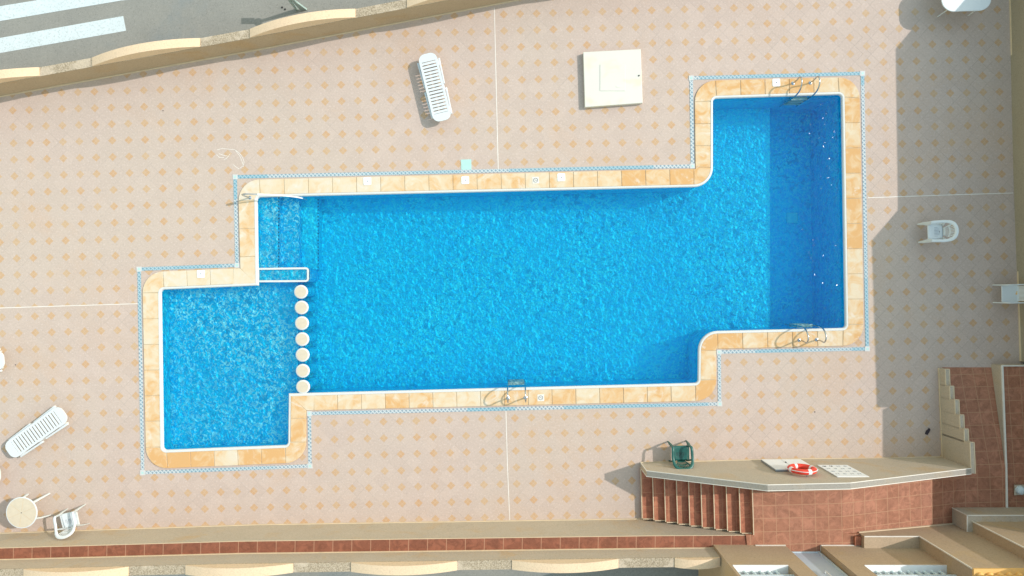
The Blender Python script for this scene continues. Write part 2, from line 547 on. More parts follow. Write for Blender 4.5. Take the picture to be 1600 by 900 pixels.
def caustic_mosaic(name, c1, c2, caustic, caustic_amt):  # mosaic tones, with water caustics painted on as bright and dark patches
    n = NM(name, 0.35, 0.3)
    v = n.n('ShaderNodeTexVoronoi'); n.l(n.mapping(rot=(0.3, 0.2, -TH)), v.inputs['Vector']); v.inputs['Scale'].default_value = 11
    v.inputs['Randomness'].default_value = 0.8
    t = n.white(v.outputs['Position'])
    c = n.mix(n.step(t, 0.1, 0.9), c1, c2)
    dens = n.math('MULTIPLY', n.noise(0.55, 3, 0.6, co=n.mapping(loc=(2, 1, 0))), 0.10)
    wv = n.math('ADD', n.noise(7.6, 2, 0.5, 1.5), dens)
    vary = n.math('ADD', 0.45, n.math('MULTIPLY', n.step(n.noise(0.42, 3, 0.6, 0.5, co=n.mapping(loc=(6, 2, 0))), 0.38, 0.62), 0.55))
    c = n.mix(n.math('MULTIPLY', n.math('MULTIPLY', n.step(wv, 0.545, 0.62), caustic_amt), vary), c, caustic)
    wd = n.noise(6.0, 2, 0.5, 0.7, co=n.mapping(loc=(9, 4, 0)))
    c = n.mix(n.math('MULTIPLY', n.math('MULTIPLY', n.step(wd, 0.54, 0.66), 0.85), vary), c, tuple(x * 0.74 for x in c1))  # dim gaps of the painted caustic pattern
    return n.color(c)
M['pool'] = caustic_mosaic('blue_mosaic_caustics', (0.001, 0.74, 0.99), (0.002, 0.86, 1.0), (0.07, 1.0, 1.0), 1.0)
M['poolkid'] = caustic_mosaic('pale_blue_mosaic_caustics', (0.001, 0.62, 0.96), (0.003, 0.76, 0.99), (0.42, 1.0, 1.0), 1.0)
def dotted():
    n = NM('dotted_step_edge', 0.5, 0.3)
    f = n.math('FRACT', n.math('DIVIDE', n.sep(n.co)[1], 0.105))
    return n.color(n.mix(n.math('LESS_THAN', f, 0.3), (0.02, 0.55, 0.85), (0.01, 0.02, 0.05)))
M['dotted'] = dotted()
M['nosing'] = plain('white_pool_nosing', (0.62, 0.62, 0.60), 0.5, 0.4, 0.06)

def water_surface():
    n = NM('water_surface', 0.05, 0.5)
    t = n.t
    t.nodes.remove(n.b)
    tr = n.n('ShaderNodeBsdfTransparent'); gl = n.n('ShaderNodeBsdfGlossy'); mx = n.n('ShaderNodeMixShader')
    gl.inputs['Roughness'].default_value = 0.12
    # ripple caustics painted as a noise tint of the surface, filtering sunlight below
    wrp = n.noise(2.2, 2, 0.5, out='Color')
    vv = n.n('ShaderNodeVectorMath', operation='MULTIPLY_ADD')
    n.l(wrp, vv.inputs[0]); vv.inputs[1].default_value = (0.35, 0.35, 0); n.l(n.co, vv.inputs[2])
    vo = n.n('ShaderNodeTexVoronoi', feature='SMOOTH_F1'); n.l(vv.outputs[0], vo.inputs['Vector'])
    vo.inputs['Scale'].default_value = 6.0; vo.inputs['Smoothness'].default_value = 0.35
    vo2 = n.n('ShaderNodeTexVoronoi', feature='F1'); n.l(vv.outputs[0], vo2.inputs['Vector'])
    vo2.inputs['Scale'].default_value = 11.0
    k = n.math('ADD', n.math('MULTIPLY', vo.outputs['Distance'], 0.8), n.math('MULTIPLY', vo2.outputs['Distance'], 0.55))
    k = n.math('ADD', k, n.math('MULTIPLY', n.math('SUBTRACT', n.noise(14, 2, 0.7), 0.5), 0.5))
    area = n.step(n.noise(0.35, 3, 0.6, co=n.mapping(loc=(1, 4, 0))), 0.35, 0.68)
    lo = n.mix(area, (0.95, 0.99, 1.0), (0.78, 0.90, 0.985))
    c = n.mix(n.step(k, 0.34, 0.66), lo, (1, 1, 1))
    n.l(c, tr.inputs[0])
    h = n.math('ADD', n.noise(5.5, 2, 0.55, 0.4), n.math('MULTIPLY', n.noise(13.0, 2, 0.5, 0.5), 0.40))
    wx = n.sep(n.co)[0]
    # small sharp wavelets in the breezy deep end, each able to catch the sun once
    wvn = n.n('ShaderNodeTexVoronoi', feature='F1'); n.l(n.co, wvn.inputs['Vector']); wvn.inputs['Scale'].default_value = 6.0
    cellr = n.white(wvn.outputs['Position'])
    gate = n.math('GREATER_THAN', cellr, 0.45)
    cone = n.math('MAXIMUM', 0.0, n.math('SUBTRACT', 0.36, wvn.outputs['Distance']))
    amp = n.math('ADD', 0.95, n.math('MULTIPLY', cellr, 0.75))
    patch = n.math('MULTIPLY', n.step(wx, 8.4, 9.3), n.step(n.noise(0.9, 2, 0.5, co=n.mapping(loc=(1, 1, 0))), 0.40, 0.52))
    chop = n.math('MULTIPLY', n.math('MULTIPLY', cone, amp), n.math('MULTIPLY', gate, patch))
    h = n.math('ADD', n.math('MULTIPLY', h, 0.45), chop)
    bp = n.n('ShaderNodeBump'); bp.inputs['Strength'].default_value = 1.0; bp.inputs['Distance'].default_value = 0.030
    n.l(h, bp.inputs['Height']); n.l(bp.outputs[0], gl.inputs['Normal'])
    fr = n.n('ShaderNodeFresnel'); fr.inputs['IOR'].default_value = 1.33
    n.l(bp.outputs[0], fr.inputs['Normal'])
    n.l(fr.outputs[0], mx.inputs[0]); n.l(tr.outputs[0], mx.inputs[1]); n.l(gl.outputs[0], mx.inputs[2])
    n.l(mx.outputs[0], n.out.inputs['Surface'])
    va = n.n('ShaderNodeVolumeAbsorption')
    va.inputs['Color'].default_value = (0.0, 0.84, 0.995, 1)
    va.inputs['Density'].default_value = 0.45
    n.l(va.outputs[0], n.out.inputs['Volume'])
    return n.m
def water_side():
    n = NM('water_side')
    n.t.nodes.remove(n.b)
    tr = n.n('ShaderNodeBsdfTransparent')
    n.l(tr.outputs[0], n.out.inputs['Surface'])
    va = n.n('ShaderNodeVolumeAbsorption')
    va.inputs['Color'].default_value = (0.0, 0.84, 0.995, 1)
    va.inputs['Density'].default_value = 0.45
    n.l(va.outputs[0], n.out.inputs['Volume'])
    return n.m
M['water'] = water_surface()
M['waterside'] = water_side()

# ================================================================== STRUCTURE
# ---- survey lines of the site (world metres)
BX = [-26.0, -15.39, -7.69, 3.85, 5.62]
B_IN = [7.72, 7.37, 7.115, 6.94, 6.925]          # foot of the southern retaining wall (minus y)
B_MID = [8.0, 7.665, 7.43, 7.265, 7.245]         # back of the tiled ledge
B_Z = [1.24, 1.28, 1.38, 1.44, 1.45]
B_CZ = [1.92, 2.02, 2.15, 2.16, 2.15]
CW = 0.235
def topbase(px):
    return interp(px, [0, 400, 800], [151, 78.5, 2])
TX = [-26.0] + [W(p, topbase(p)).x for p in (0, 400, 800)] + [24.0]
TY = [None] + [W(p, topbase(p)).y for p in (0, 400, 800)] + [None]
TY[0] = TY[1] + (TX[0] - TX[1]) * (TY[2] - TY[1]) / (TX[2] - TX[1])
TY[4] = TY[3] + (TX[4] - TX[3]) * (TY[3] - TY[2]) / (TX[3] - TX[2])
def ty(x): return interp(x, TX, TY)
def bin_(x): return -interp(x, BX, B_IN)
def bmid(x): return -interp(x, BX, B_MID)
def bz(x): return interp(x, BX, B_Z)
def bcz(x): return interp(x, BX, B_CZ)

# ---- ground: asphalt outside the walls, one sheet to the horizon
site = [(-26.2, ty(-26.2) + 0.15), (-15, ty(-15) + 0.15), (0, ty(0) + 0.15), (24, ty(24) + 0.15), (24, -7.35), (5.6, -7.35), (-7.7, bmid(-7.7) - 0.15), (-26.2, bmid(-26.2) - 0.15)]
g = MB(); g.sheet([[(-400, -400), (400, -400), (400, 400), (-400, 400)], site], -0.06)
tag(g.build('ground', M['asphalt']), kind='structure')

# ---- pool outline
I_px = [(250, 451), (402, 444.5), (400, 306.5), (1112, 290), (1112, 152.5), (1316.5, 146), (1322.5, 514), (1093, 519.5), (1092, 600), (453, 616.5), (452, 697), (253.5, 705)]
O_px = [(223, 425.5), (376, 419), (372.5, 281.5), (1086.5, 264), (1085, 127), (1342, 120.5), (1349, 539.5), (1118.5, 545), (1119, 625.5), (479, 641), (478.5, 722), (229, 732.5)]
typ = ['c', 'm', 'c', 'r', 'c', 'c', 'c', 'r', 'c', 'm', 'c', 'c']
I = [P0(*p) for p in I_px]; O = [P0(*p) for p in O_px]
IA, OA = [], []
N = len(I)
for k in range(N):
    ri, ro = {'c': (0.14, 0.63), 'm': (0, 0), 'r': (0.55, 0)}[typ[k]]
    a, b = (k - 1) % N, (k + 1) % N
    IA.append(fillet(I[a], I[k], I[b], ri))
    if typ[k] == 'r':
        d1 = (Vector(O[a]) - Vector(O[k])).normalized() * 0.05
        d2 = (Vector(O[b]) - Vector(O[k])).normalized() * 0.05
        p = Vector(O[k]); OA.append([tuple(p + d1), tuple(p), tuple(p + d2)])
    else:
        OA.append(fillet(O[a], O[k], O[b], ro))
Iloop = [p for a in IA for p in a]
Oloop = [p for a in OA for p in a]

# ---- deck sheet with the pool cut out
site_in = [(-26.2, ty(-26.2) + 0.1), (-15.4, ty(-15.4) + 0.1), (-7.7, ty(-7.7) + 0.1), (0, ty(0) + 0.1), (16.5, ty(16.5) + 0.1), (16.5, -7.0), (3.9, -7.0), (-7.7, bin_(-7.7) - .05), (-26.2, bin_(-26.2) - .05)]
g = MB(); g.sheet([site_in, Oloop], 0.0)
tag(g.build('pool_deck', M['deck']), kind='structure')

# ---- coping slabs
cp = empty('pool_coping'); tag(cp, 'sandstone coping slabs framing the turquoise swimming pool', 'coping')
sl = MB()
for k in range(N):
    j = (k + 1) % N
    i0, i1 = Vector(IA[k][-1]), Vector(IA[j][0]); o0, o1 = Vector(OA[k][-1]), Vector(OA[j][0])
    L = (i1 - i0).length
    n = max(1, round(L / 0.735))
    gp = 0.009
    zone = lambda p: 0.85 if p.x > 3.5 else (0.02 if (p.x < -4 and p.y > 0) else (0.75 if p.y < -4.2 else 0.38))
    ts = [q / n for q in range(n + 1)]
    for q in range(n):
        t0 = ts[q] + gp / L; t1 = ts[q + 1] - gp / L
        a, b = i0.lerp(i1, t0), i0.lerp(i1, t1)
        od = (o1 - o0).normalized()
        pr = lambda p: o0 + od * (p - o0).dot(od)
        c = o1 - od * gp if q == n - 1 else pr(b)
        d = o0 + od * gp if q == 0 else pr(a)
        e = (c - b).normalized() * 0.043
        m = (a + b) / 2
        tv = min(1, max(0, 0.25 * random.random() + 0.75 * (0.55 * zone(m) + 0.45 * random.random())))
        hv = random.uniform(-0.0015, 0.0015)
        sl.prism([tuple(a + e), tuple(b + e), tuple(c), tuple(d)], 0.002, 0.034 + hv, tint=tv)
    if typ[k] != 'm':
        m = Vector(I[k])
        tv = min(1, 0.3 * random.random() + 0.6 * zone(m))
        cen = Vector((sum(p[0] for p in OA[k] + IA[k]) / len(OA[k] + IA[k]), sum(p[1] for p in OA[k] + IA[k]) / len(OA[k] + IA[k])))
        ins = [tuple(Vector(p) + (cen - Vector(p)).normalized() * 0.012 if False else p) for p in OA[k]]
        # inner arc shifted out by the nosing width
        inn = []
        for p in IA[k]:
            dv = (Vector(O[k]) - Vector(p)).normalized()
            inn.append(tuple(Vector(p) + dv * 0.043))
        sl.prism(ins + list(reversed(inn)), 0.002, 0.034, tint=tv)
sl.build('coping_slab', M['coping'], cp, bevel=0.006)
gr = MB(); gr.sheet([Oloop, Iloop], 0.02); gr.build('grout', M['grout'], cp)
# rounded white nosing on the water edge
ns = MB()
nl = []
for k in range(N):
    for p in IA[k]:
        nl.append(Vector((p[0], p[1])))
# offset ring outwards for nosing width
def offset_loop(loop, d):
    res = []
    n = len(loop)
    ar = sum(loop[i].x * loop[(i + 1) % n].y - loop[(i + 1) % n].x * loop[i].y for i in range(n))
    sg = 1 if ar > 0 else -1
    for i in range(n):
        a = loop[i - 1]; b = loop[i]; c = loop[(i + 1) % n]
        d1 = (b - a).normalized(); d2 = (c - b).normalized()
        n1 = Vector((d1.y, -d1.x)) * sg; n2 = Vector((d2.y, -d2.x)) * sg
        m = (n1 + n2)
        m = m / max(0.5, m.length_squared / 2)
        res.append(b + m * d)
    return res
for d0, d1, z0, z1 in ((-0.035, -0.02, 0.0, 0.028), (-0.02, 0.0, 0.028, 0.038), (0.0, 0.040, 0.038, 0.038)):
    A = offset_loop(nl, d0); B = offset_loop(nl, d1)
    for i in range(len(nl)):
        j = (i + 1) % len(nl)
        ns.face([(A[i].x, A[i].y, z0), (A[j].x, A[j].y, z0), (B[j].x, B[j].y, z1), (B[i].x, B[i].y, z1)])
A = offset_loop(nl, -0.035); B = offset_loop(nl, 0.01)
for i in range(len(nl)):
    j = (i + 1) % len(nl)
    ns.face([(A[i].x, A[i].y, 0.0), (A[j].x, A[j].y, 0.0), (A[j].x, A[j].y, -0.05), (A[i].x, A[i].y, -0.05)])
    ns.face([(B[i].x, B[i].y, -0.05), (B[j].x, B[j].y, -0.05), (A[j].x, A[j].y, -0.05), (A[i].x, A[i].y, -0.05)])
ns.build('nosing', M['nosing'], cp)

# ---- overflow drain channel round the coping
D_px = [(217.5, 420.5), (370.5, 414.5), (367.5, 276.5), (1082, 259.5), (1080, 122), (1347.5, 114.8), (1355, 545), (1123.5, 550), (1124.5, 631), (483.5, 646), (484.5, 728), (223, 738.5)]
dr = empty('drain_channel'); tag(dr, 'blue and white overflow drain grating running round the pool coping', 'drain')
D = [Vector(P0(*p)) for p in D_px]
hw = 0.052
cs = 0.075
for k in range(N):
    a, b = D[k], D[(k + 1) % N]
    d = (b - a).normalized(); nn = Vector((-d.y, d.x)) * hw
    a2 = a + d * cs; b2 = b - d * cs
    m = MB(); m.prism([tuple(a2 + nn), tuple(b2 + nn), tuple(b2 - nn), tuple(a2 - nn)], 0.001, 0.009)
    m.build('drain_grate', M['grate'], dr)
    m = MB(); e = Vector((-d.y, d.x)) * cs; f = d * cs
    m.prism([tuple(a + e + f), tuple(a + e - f), tuple(a - e - f), tuple(a - e + f)], 0.001, 0.014)
    m.cur = 1
    m.lathe((a.x, a.y, 0.0145), [(0.035, 0), (0.035, 0.002)], 12)
    m.build('corner_tile', [M['white_dull'], M['tealtile']], dr)

# ---- pool basin and floors
basin = empty('swimming_pool'); tag(basin, 'tiled swimming pool basin with shallow western bay and deep eastern end', 'pool')
w = MB()
for i in range(len(Iloop)):
    a = Iloop[i]; b = Iloop[(i + 1) % len(Iloop)]
    w.face([(a[0], a[1], 0.02), (b[0], b[1], 0.02), (b[0], b[1], -2.7), (a[0], a[1], -2.7)])
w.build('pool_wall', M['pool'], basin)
f = MB()
prof = [(-8.2, -1.12), (-1, -1.22), (4.5, -1.38), (8.32, -1.5), (8.34, -2.25), (10.4, -2.3)]
for (x0, z0), (x1, z1) in zip(prof, prof[1:]):
    f.face([(x0, -3.5, z0), (x1, -3.5, z1), (x1, 6.2, z1), (x0, 6.2, z0)])
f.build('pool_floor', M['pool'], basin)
k0 = P0(240, 440); k1 = P0(456, 712)
f = MB(); f.box(k0[0], k1[0], k1[1], 0.20, -1.4, -0.55)
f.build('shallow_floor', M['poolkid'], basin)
# entry steps in the north-west corner
for (xa, xb, z) in ((398, 431.5, -0.28), (431.5, 459, -0.48), (459, 487, -0.75)):
    x0, x1 = P0(xa, 0)[0], P0(xb, 0)[0]
    y0, y1 = P0(0, 420)[1], P0(0, 300)[1]
    s = MB(); s.box(x0, x1, y0, y1, -1.4, z)
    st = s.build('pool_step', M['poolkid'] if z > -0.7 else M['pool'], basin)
    if z != -0.48:
        q = MB(); q.box(x1 - 0.034, x1 - 0.002, y0 + .02, y1 - .12, z - 0.002, z + 0.003)
        q.build('step_marker', M['dotted'], st)
# submerged ledge with white rounded edge
L0, L1 = P0(400, 441), P0(481, 418.5)
ring = [(L0[0], L0[1])] + fillet((L0[0], L0[1]), (L1[0], L0[1] + 0.01), (L1[0], L1[1]), 0.10, 6) + fillet((L1[0], L0[1]), (L1[0], L1[1] + 0.02), (L0[0], L1[1]), 0.10, 6) + [(L0[0], L1[1])]
s = MB(); s.prism(ring, -1.5, -0.16)
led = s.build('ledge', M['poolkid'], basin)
rg = [Vector(p) for p in ring]
inn = offset_loop(rg, -0.058)
q = MB()
for i in range(len(rg)):
    j = (i + 1) % len(rg)
    q.face([(rg[i].x, rg[i].y, -0.104), (rg[j].x, rg[j].y, -0.104), (inn[j].x, inn[j].y, -0.104), (inn[i].x, inn[i].y, -0.104)])
    q.face([(rg[i].x, rg[i].y, -0.2), (rg[j].x, rg[j].y, -0.2), (rg[j].x, rg[j].y, -0.104), (rg[i].x, rg[i].y, -0.104)])
    q.face([(inn[i].x, inn[i].y, -0.2), (inn[j].x, inn[j].y, -0.2), (inn[j].x, inn[j].y, -0.104), (inn[i].x, inn[i].y, -0.104)])
q.build('ledge_rim', M['nosing'], led)
# main drain in the deep end
c = W(1237.5, 340.5, -2.25)
s = MB(); s.box(c.x - 0.17, c.x + 0.17, c.y - 0.17, c.y + 0.17, -2.3, -2.22)
s.build('floor_drain', M['draincover'], basin)

# ---- water
wl = offset_loop([Vector(p) for p in Iloop], 0.008)
wm = MB()
n = len(wl)
wm.sheet([[tuple(p) for p in wl]], -0.11)
wm.cur = 1
wm.sheet([[tuple(p) for p in wl]], -2.68)
for i in range(n):
    a, b = wl[i], wl[(i + 1) % n]
    wm.face([(a.x, a.y, -0.11), (b.x, b.y, -0.11), (b.x, b.y, -2.68), (a.x, a.y, -2.68)])
wo = wm.build('water', [M['water'], M['waterside']])
bm = bmesh.new(); bm.from_mesh(wo.data)
bmesh.ops.remove_doubles(bm, verts=bm.verts, dist=0.0005)
bmesh.ops.recalc_face_normals(bm, faces=bm.faces)
bm.to_mesh(wo.data); bm.free()
tag(wo, kind='structure')

# ---- stepping stones between the two parts of the pool
stones = [(470, 456), (471, 480.5), (471.5, 505), (472, 530), (472.5, 554.5), (472.8, 579.5), (473.2, 604.5)]
slabs = ['northernmost stepping stone, next to the white edged ledge', 'second stepping stone south of the white edged ledge',
         'third stepping stone south of the white edged ledge', 'middle stepping stone of the seven in the pool',
         'third stepping stone north of the southern coping', 'second stepping stone north of the southern coping',
         'southernmost stepping stone, touching the southern coping corner']
proto = empty('stepping_stone')
m = MB(); m.lathe((0, 0, 0), [(0.155, -1.3), (0.155, -0.03)], 28); m.build('column', M['pool'], proto, smooth=True)
m = MB(); m.lathe((0, 0, 0), [(0.18, -0.03), (0.205, -0.022), (0.208, 0.005), (0.195, 0.02), (0.165, 0.024)], 32)
m.build('rim', M['nosing'], proto, smooth=True)
m = MB(); m.lathe((0, 0, 0), [(0.164, 0.020), (0.164, 0.0265)], 32); m.build('stone_top', M['tabletop'], proto)
for i, (p, lb) in enumerate(zip(stones, slabs)):
    v = W(p[0], p[1], 0.02)
    if i == 0:
        proto.location = (v.x, v.y, 0)
        tag(proto, lb, 'stepping stone', 'round cream stepping stones across the pool')
    else:
        copy_thing(proto, (v.x, v.y, 0), 0, lb)

# ---- movement joints in the deck
jt = [((772.5, 12), (775, 120), (778.5, 264.5), 'pale movement joint in the tiles north of the pool'),
      ((790.5, 642), (793, 730), (796.5, 813), 'pale movement joint in the tiles south of the pool'),
      ((-40, 482.5), (100, 478), (215, 474.5), 'white movement joint west of the shallow bay'),
      ((1356, 309), (1470, 305), (1583, 301.5), 'pale movement joint in the tiles east of the deep end')]
for a, b, c, lb in jt:
    m = MB()
    pts = [Vector(P0(*q)) for q in (a, b, c)]
    for p, q in zip(pts, pts[1:]):
        d = (q - p).normalized(); nn = Vector((-d.y, d.x)) * 0.010
        m.prism([tuple(p + nn), tuple(q + nn), tuple(q - nn), tuple(p - nn)], -0.002, 0.003)
    o = m.build('movement_joint', M['joint']); tag(o, lb, 'joint')

# ================================================================== WALLS
def arch_panel(f_in, x0, x1, z, dirn, rise, parent, width=CW, zf=None):
    """cream panel with an arched top; f_in(x) is the y of its inner face, dirn the outward sign"""
    n = 18
    m = MB()
    top_i, top_o, bot_i, bot_o = [], [], [], []
    for i in range(n + 1):
        t = i / n; x = lerp(x0, x1, t)
        zz = zf(x) if zf else z
        h = zz + 0.035 + rise * (1 - (2 * t - 1) ** 2)
        yi = f_in(x) - dirn * 0.006; yo = f_in(x) + dirn * (width + 0.006)
        top_i.append((x, yi, h)); top_o.append((x, yo, h)); bot_i.append((x, yi, zz - 0.03)); bot_o.append((x, yo, zz - 0.03))
    for i in range(n):
        m.face([top_i[i], top_i[i + 1], top_o[i + 1], top_o[i]])
        m.face([bot_i[i], bot_i[i + 1], top_i[i + 1], top_i[i]])
        m.face([bot_o[i], bot_o[i + 1], top_o[i + 1], top_o[i]])
    m.face([bot_i[0], bot_o[0], top_o[0], top_i[0]])
    m.face([bot_i[-1], bot_o[-1], top_o[-1], top_i[-1]])
    return m.build('arched_panel', M['cream'], parent)

# northern perimeter wall
TZ = 0.93
nw = empty('perimeter_wall', (0, 0, 0)); tag(nw, 'brown stucco garden wall along the street with crosswalk, topped by cream arched panels', 'wall')
m = MB()
xs = [-26, -15.39, -7.69, -0.0, 8, 16.9]
for a, b in zip(xs, xs[1:]):
    m.hexa([(a, ty(a), -0.2), (b, ty(b), -0.2), (b, ty(b) + CW, -0.2), (a, ty(a) + CW, -0.2)],
           [(a, ty(a), TZ - .02), (b, ty(b), TZ - .02), (b, ty(b) + CW, TZ - .02), (a, ty(a) + CW, TZ - .02)])
m.build('wall_body', M['stucco'], nw)
m = MB()
for a, b in zip(xs, xs[1:]):
    m.hexa([(a, ty(a) - .01, TZ - .02), (b, ty(b) - .01, TZ - .02), (b, ty(b) + CW + .01, TZ - .02), (a, ty(a) + CW + .01, TZ - .02)],
           [(a, ty(a) - .01, TZ + .01), (b, ty(b) - .01, TZ + .01), (b, ty(b) + CW + .01, TZ + .01), (a, ty(a) + CW + .01, TZ + .01)])
m.build('pebble_coping', M['pebble'], nw)
m = MB()
for a, b in zip(xs, xs[1:]):
    m.bar((a, ty(a) - 0.012, 0.03), (b, ty(b) - 0.012, 0.03), 0.02, 0.055)
m.build('skirting', M['trim_warm'], nw)
s = (H - TZ) / F
for x0, x1 in ((-104, 62), (145, 313), (391, 555.5), (636, 804), (882, 1050), (1128, 1296)):
    arch_panel(ty, (x0 - 800) * s, (x1 - 800) * s, TZ, 1, 0.33, nw)
arch_panel(ty, (-350 - 800) * s, (-184 - 800) * s, TZ, 1, 0.33, nw)

# southern retaining wall, tiled ledge, parapet with arched panels
sw = empty('retaining_wall', (0, 0, 0)); tag(sw, 'beige stucco wall below the dark red tiled ledge south of the pool deck', 'wall')
xs = [-26, -15.39, -7.69, 3.85, 6.74]
m = MB()
for a, b in zip(xs, xs[1:]):
    m.hexa([(a, bmid(a) - .02, -0.2), (b, bmid(b) - .02, -0.2), (b, bin_(b), -0.2), (a, bin_(a), -0.2)],
           [(a, bmid(a) - .02, bz(a) - .012), (b, bmid(b) - .02, bz(b) - .012), (b, bin_(b), bz(b) - .012), (a, bin_(a), bz(a) - .012)])
m.build('wall_body', M['stucco_grey'], sw)
m = MB()
for a, b in zip(xs, xs[1:]):
    m.bar((a, bin_(a) + 0.012, 0.03), (b, bin_(b) + 0.012, 0.03), 0.02, 0.05) if b < 6 else m.bar((a, bin_(a) + 0.012, 0.03), (a + 0.1, bin_(a) + 0.012, 0.03), 0.02, 0.05)
m.build('skirting', M['trim_warm'], sw)
m = MB()
xs2 = [-26, -15.39, -7.69, 3.85, 6.55]
for a, b in zip(xs2, xs2[1:]):
    m.hexa([(a, bmid(a) + .005, bz(a) - .011), (b, bmid(b) + .005, bz(b) - .011), (b, bin_(b) + .008, bz(b) - .011), (a, bin_(a) + .008, bz(a) - .011)],
           [(a, bmid(a) + .005, bz(a) + .012), (b, bmid(b) + .005, bz(b) + .012), (b, bin_(b) + .008, bz(b) + .012), (a, bin_(a) + .008, bz(a) + .012)])
m.build('tiled_ledge', M['terraband'], sw)
m = MB()
for a, b in zip(xs2, xs2[1:]):
    m.bar((a, bmid(a) + 0.0, bz(a) + .035), (b, bmid(b) + 0.0, bz(b) + .035), 0.016, 0.05)
    m.bar((a, bin_(a) + 0.012, bz(a) - .004), (b, bin_(b) + 0.012, bz(b) - .004), 0.016, 0.028)
m.build('ledge_trim', M['trim_warm'], sw)

pw = empty('parapet_wall', (0, 0, 0)); tag(pw, 'beige parapet with cream arched panels behind the dark red tiled ledge', 'wall')
xs = [-26, -15.39, -7.69, 3.85, 5.61]
m = MB()
for a, b in zip(xs, xs[1:]):
    m.hexa([(a, bmid(a) - CW, -0.1), (b, bmid(b) - CW, -0.1), (b, bmid(b) - .021, -0.1), (a, bmid(a) - .021, -0.1)],
           [(a, bmid(a) - CW, bcz(a) - .02), (b, bmid(b) - CW, bcz(b) - .02), (b, bmid(b) - .0, bcz(b) - .02), (a, bmid(a) - .0, bcz(a) - .02)])
m.build('wall_body', M['stucco_grey'], pw)
m = MB()
for a, b in zip(xs, xs[1:]):
    m.hexa([(a, bmid(a) - CW - .01, bcz(a) - .02), (b, bmid(b) - CW - .01, bcz(b) - .02), (b, bmid(b) + .008, bcz(b) - .02), (a, bmid(a) + .008, bcz(a) - .02)],
           [(a, bmid(a) - CW - .01, bcz(a) + .008), (b, bmid(b) - CW - .01, bcz(b) + .008), (b, bmid(b) + .008, bcz(b) + .008), (a, bmid(a) + .008, bcz(a) + .008)])
m.build('pebble_coping', M['pebble'], pw)
s = (H - 2.15) / F
for x0, x1 in ((-222, -55), (34, 200), (290, 458), (549, 714), (800, 966), (1054, 1125)):
    arch_panel(bmid, (x0 - 800) * s, (x1 - 800) * s, 2.1, -1, 0.27 if x1 < 1100 else 0.15, pw, zf=bcz)

# west end wall, beyond the frame
m = MB(); m.box(-26.3, -26.05, bmid(-26) - .3, ty(-26) + .3, -0.1, 1.6)
o = m.build('end_wall', M['stucco']); tag(o, 'plain stucco wall closing the western end of the deck', 'wall')

# ---- crosswalk
for (a, b, lb) in (((-60, 95), (197, 49), 'white crosswalk stripe nearest the garden wall'),
               ((-60, 43.5), (188, -8), 'white crosswalk stripe further from the garden wall')):
    zz = -0.056
    s = (H - zz) / F
    if b[1] > 0:
        poly = [(-60, 70), (192.5, 25), (197, 48), (-60, 93.5)]
    else:
        poly = [(-60, 19.5), (47, 2), (200, -25), (205, -1), (188, 1), (0, 32.8), (-60, 43)]
    pts = [((x - 800) * s, -(y - 450) * s) for x, y in poly]
    m = MB(); m.prism(pts, -0.059, -0.055, bottom=False)
    o = m.build('crosswalk_stripe', M['roadpaint']); tag(o, lb, 'road marking', 'crosswalk stripes', None)

# ---- eastern building whose long shadow falls on the deck
eb = empty('side_building', (15.3, 3, 0)); tag(eb, 'tall beige stucco building edge east of the deck', 'building')
def ex(y):
    pts = [(-2.2, W(1594, 563).x), (0.1, W(1588.5, 445).x), (4.33, W(1582, 225).x), (8.66, W(1577, 0).x)]
    return interp(y, [p[0] for p in pts], [p[1] for p in pts])
roof = [(11.4, 1.9), (10.2, 2.0), (8.94, 2.30), (8.30, 2.98), (3.46, 3.02), (2.80, 3.72), (-2.2, 3.75)]
m = MB()
for (ya, za), (yb, zb) in zip(roof, roof[1:]):
    m.hexa([(ex(yb) - 15.3, yb - 3, -.1), (24 - 15.3, yb - 3, -.1), (24 - 15.3, ya - 3, -.1), (ex(ya) - 15.3, ya - 3, -.1)],
           [(ex(yb) - 15.3, yb - 3, zb), (24 - 15.3, yb - 3, zb), (24 - 15.3, ya - 3, za), (ex(ya) - 15.3, ya - 3, za)])
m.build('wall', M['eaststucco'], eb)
m = MB()
m.bar((ex(10.5) - 15.3 - .012, 7.5, 0.035), (ex(-2.2) - 15.3 - .012, -5.2, 0.035), 0.02, 0.06)
m.build('skirting', M['trim_warm'], eb)
m = MB()
m.box(15.62 - 15.3, 24 - 15.3, -9.5 - 3, -2.2 - 3 - .003, -.1, 3.9)
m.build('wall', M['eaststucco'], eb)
for yy in (6.6, 1.2):
    m = MB(); m.box(ex(yy) - 15.3 - 0.02, ex(yy) - 15.3 + 0.06, yy - 3 - .6, yy - 3 + .6, 1.5, 2.6)
    fr = m.build('window', M['white'], eb)
    m = MB(); m.box(ex(yy) - 15.3 - 0.026, ex(yy) - 15.3 - 0.021, yy - 3 - .52, yy - 3 + .52, 1.58, 2.52)
    m.build('pane', M['glass'], fr)

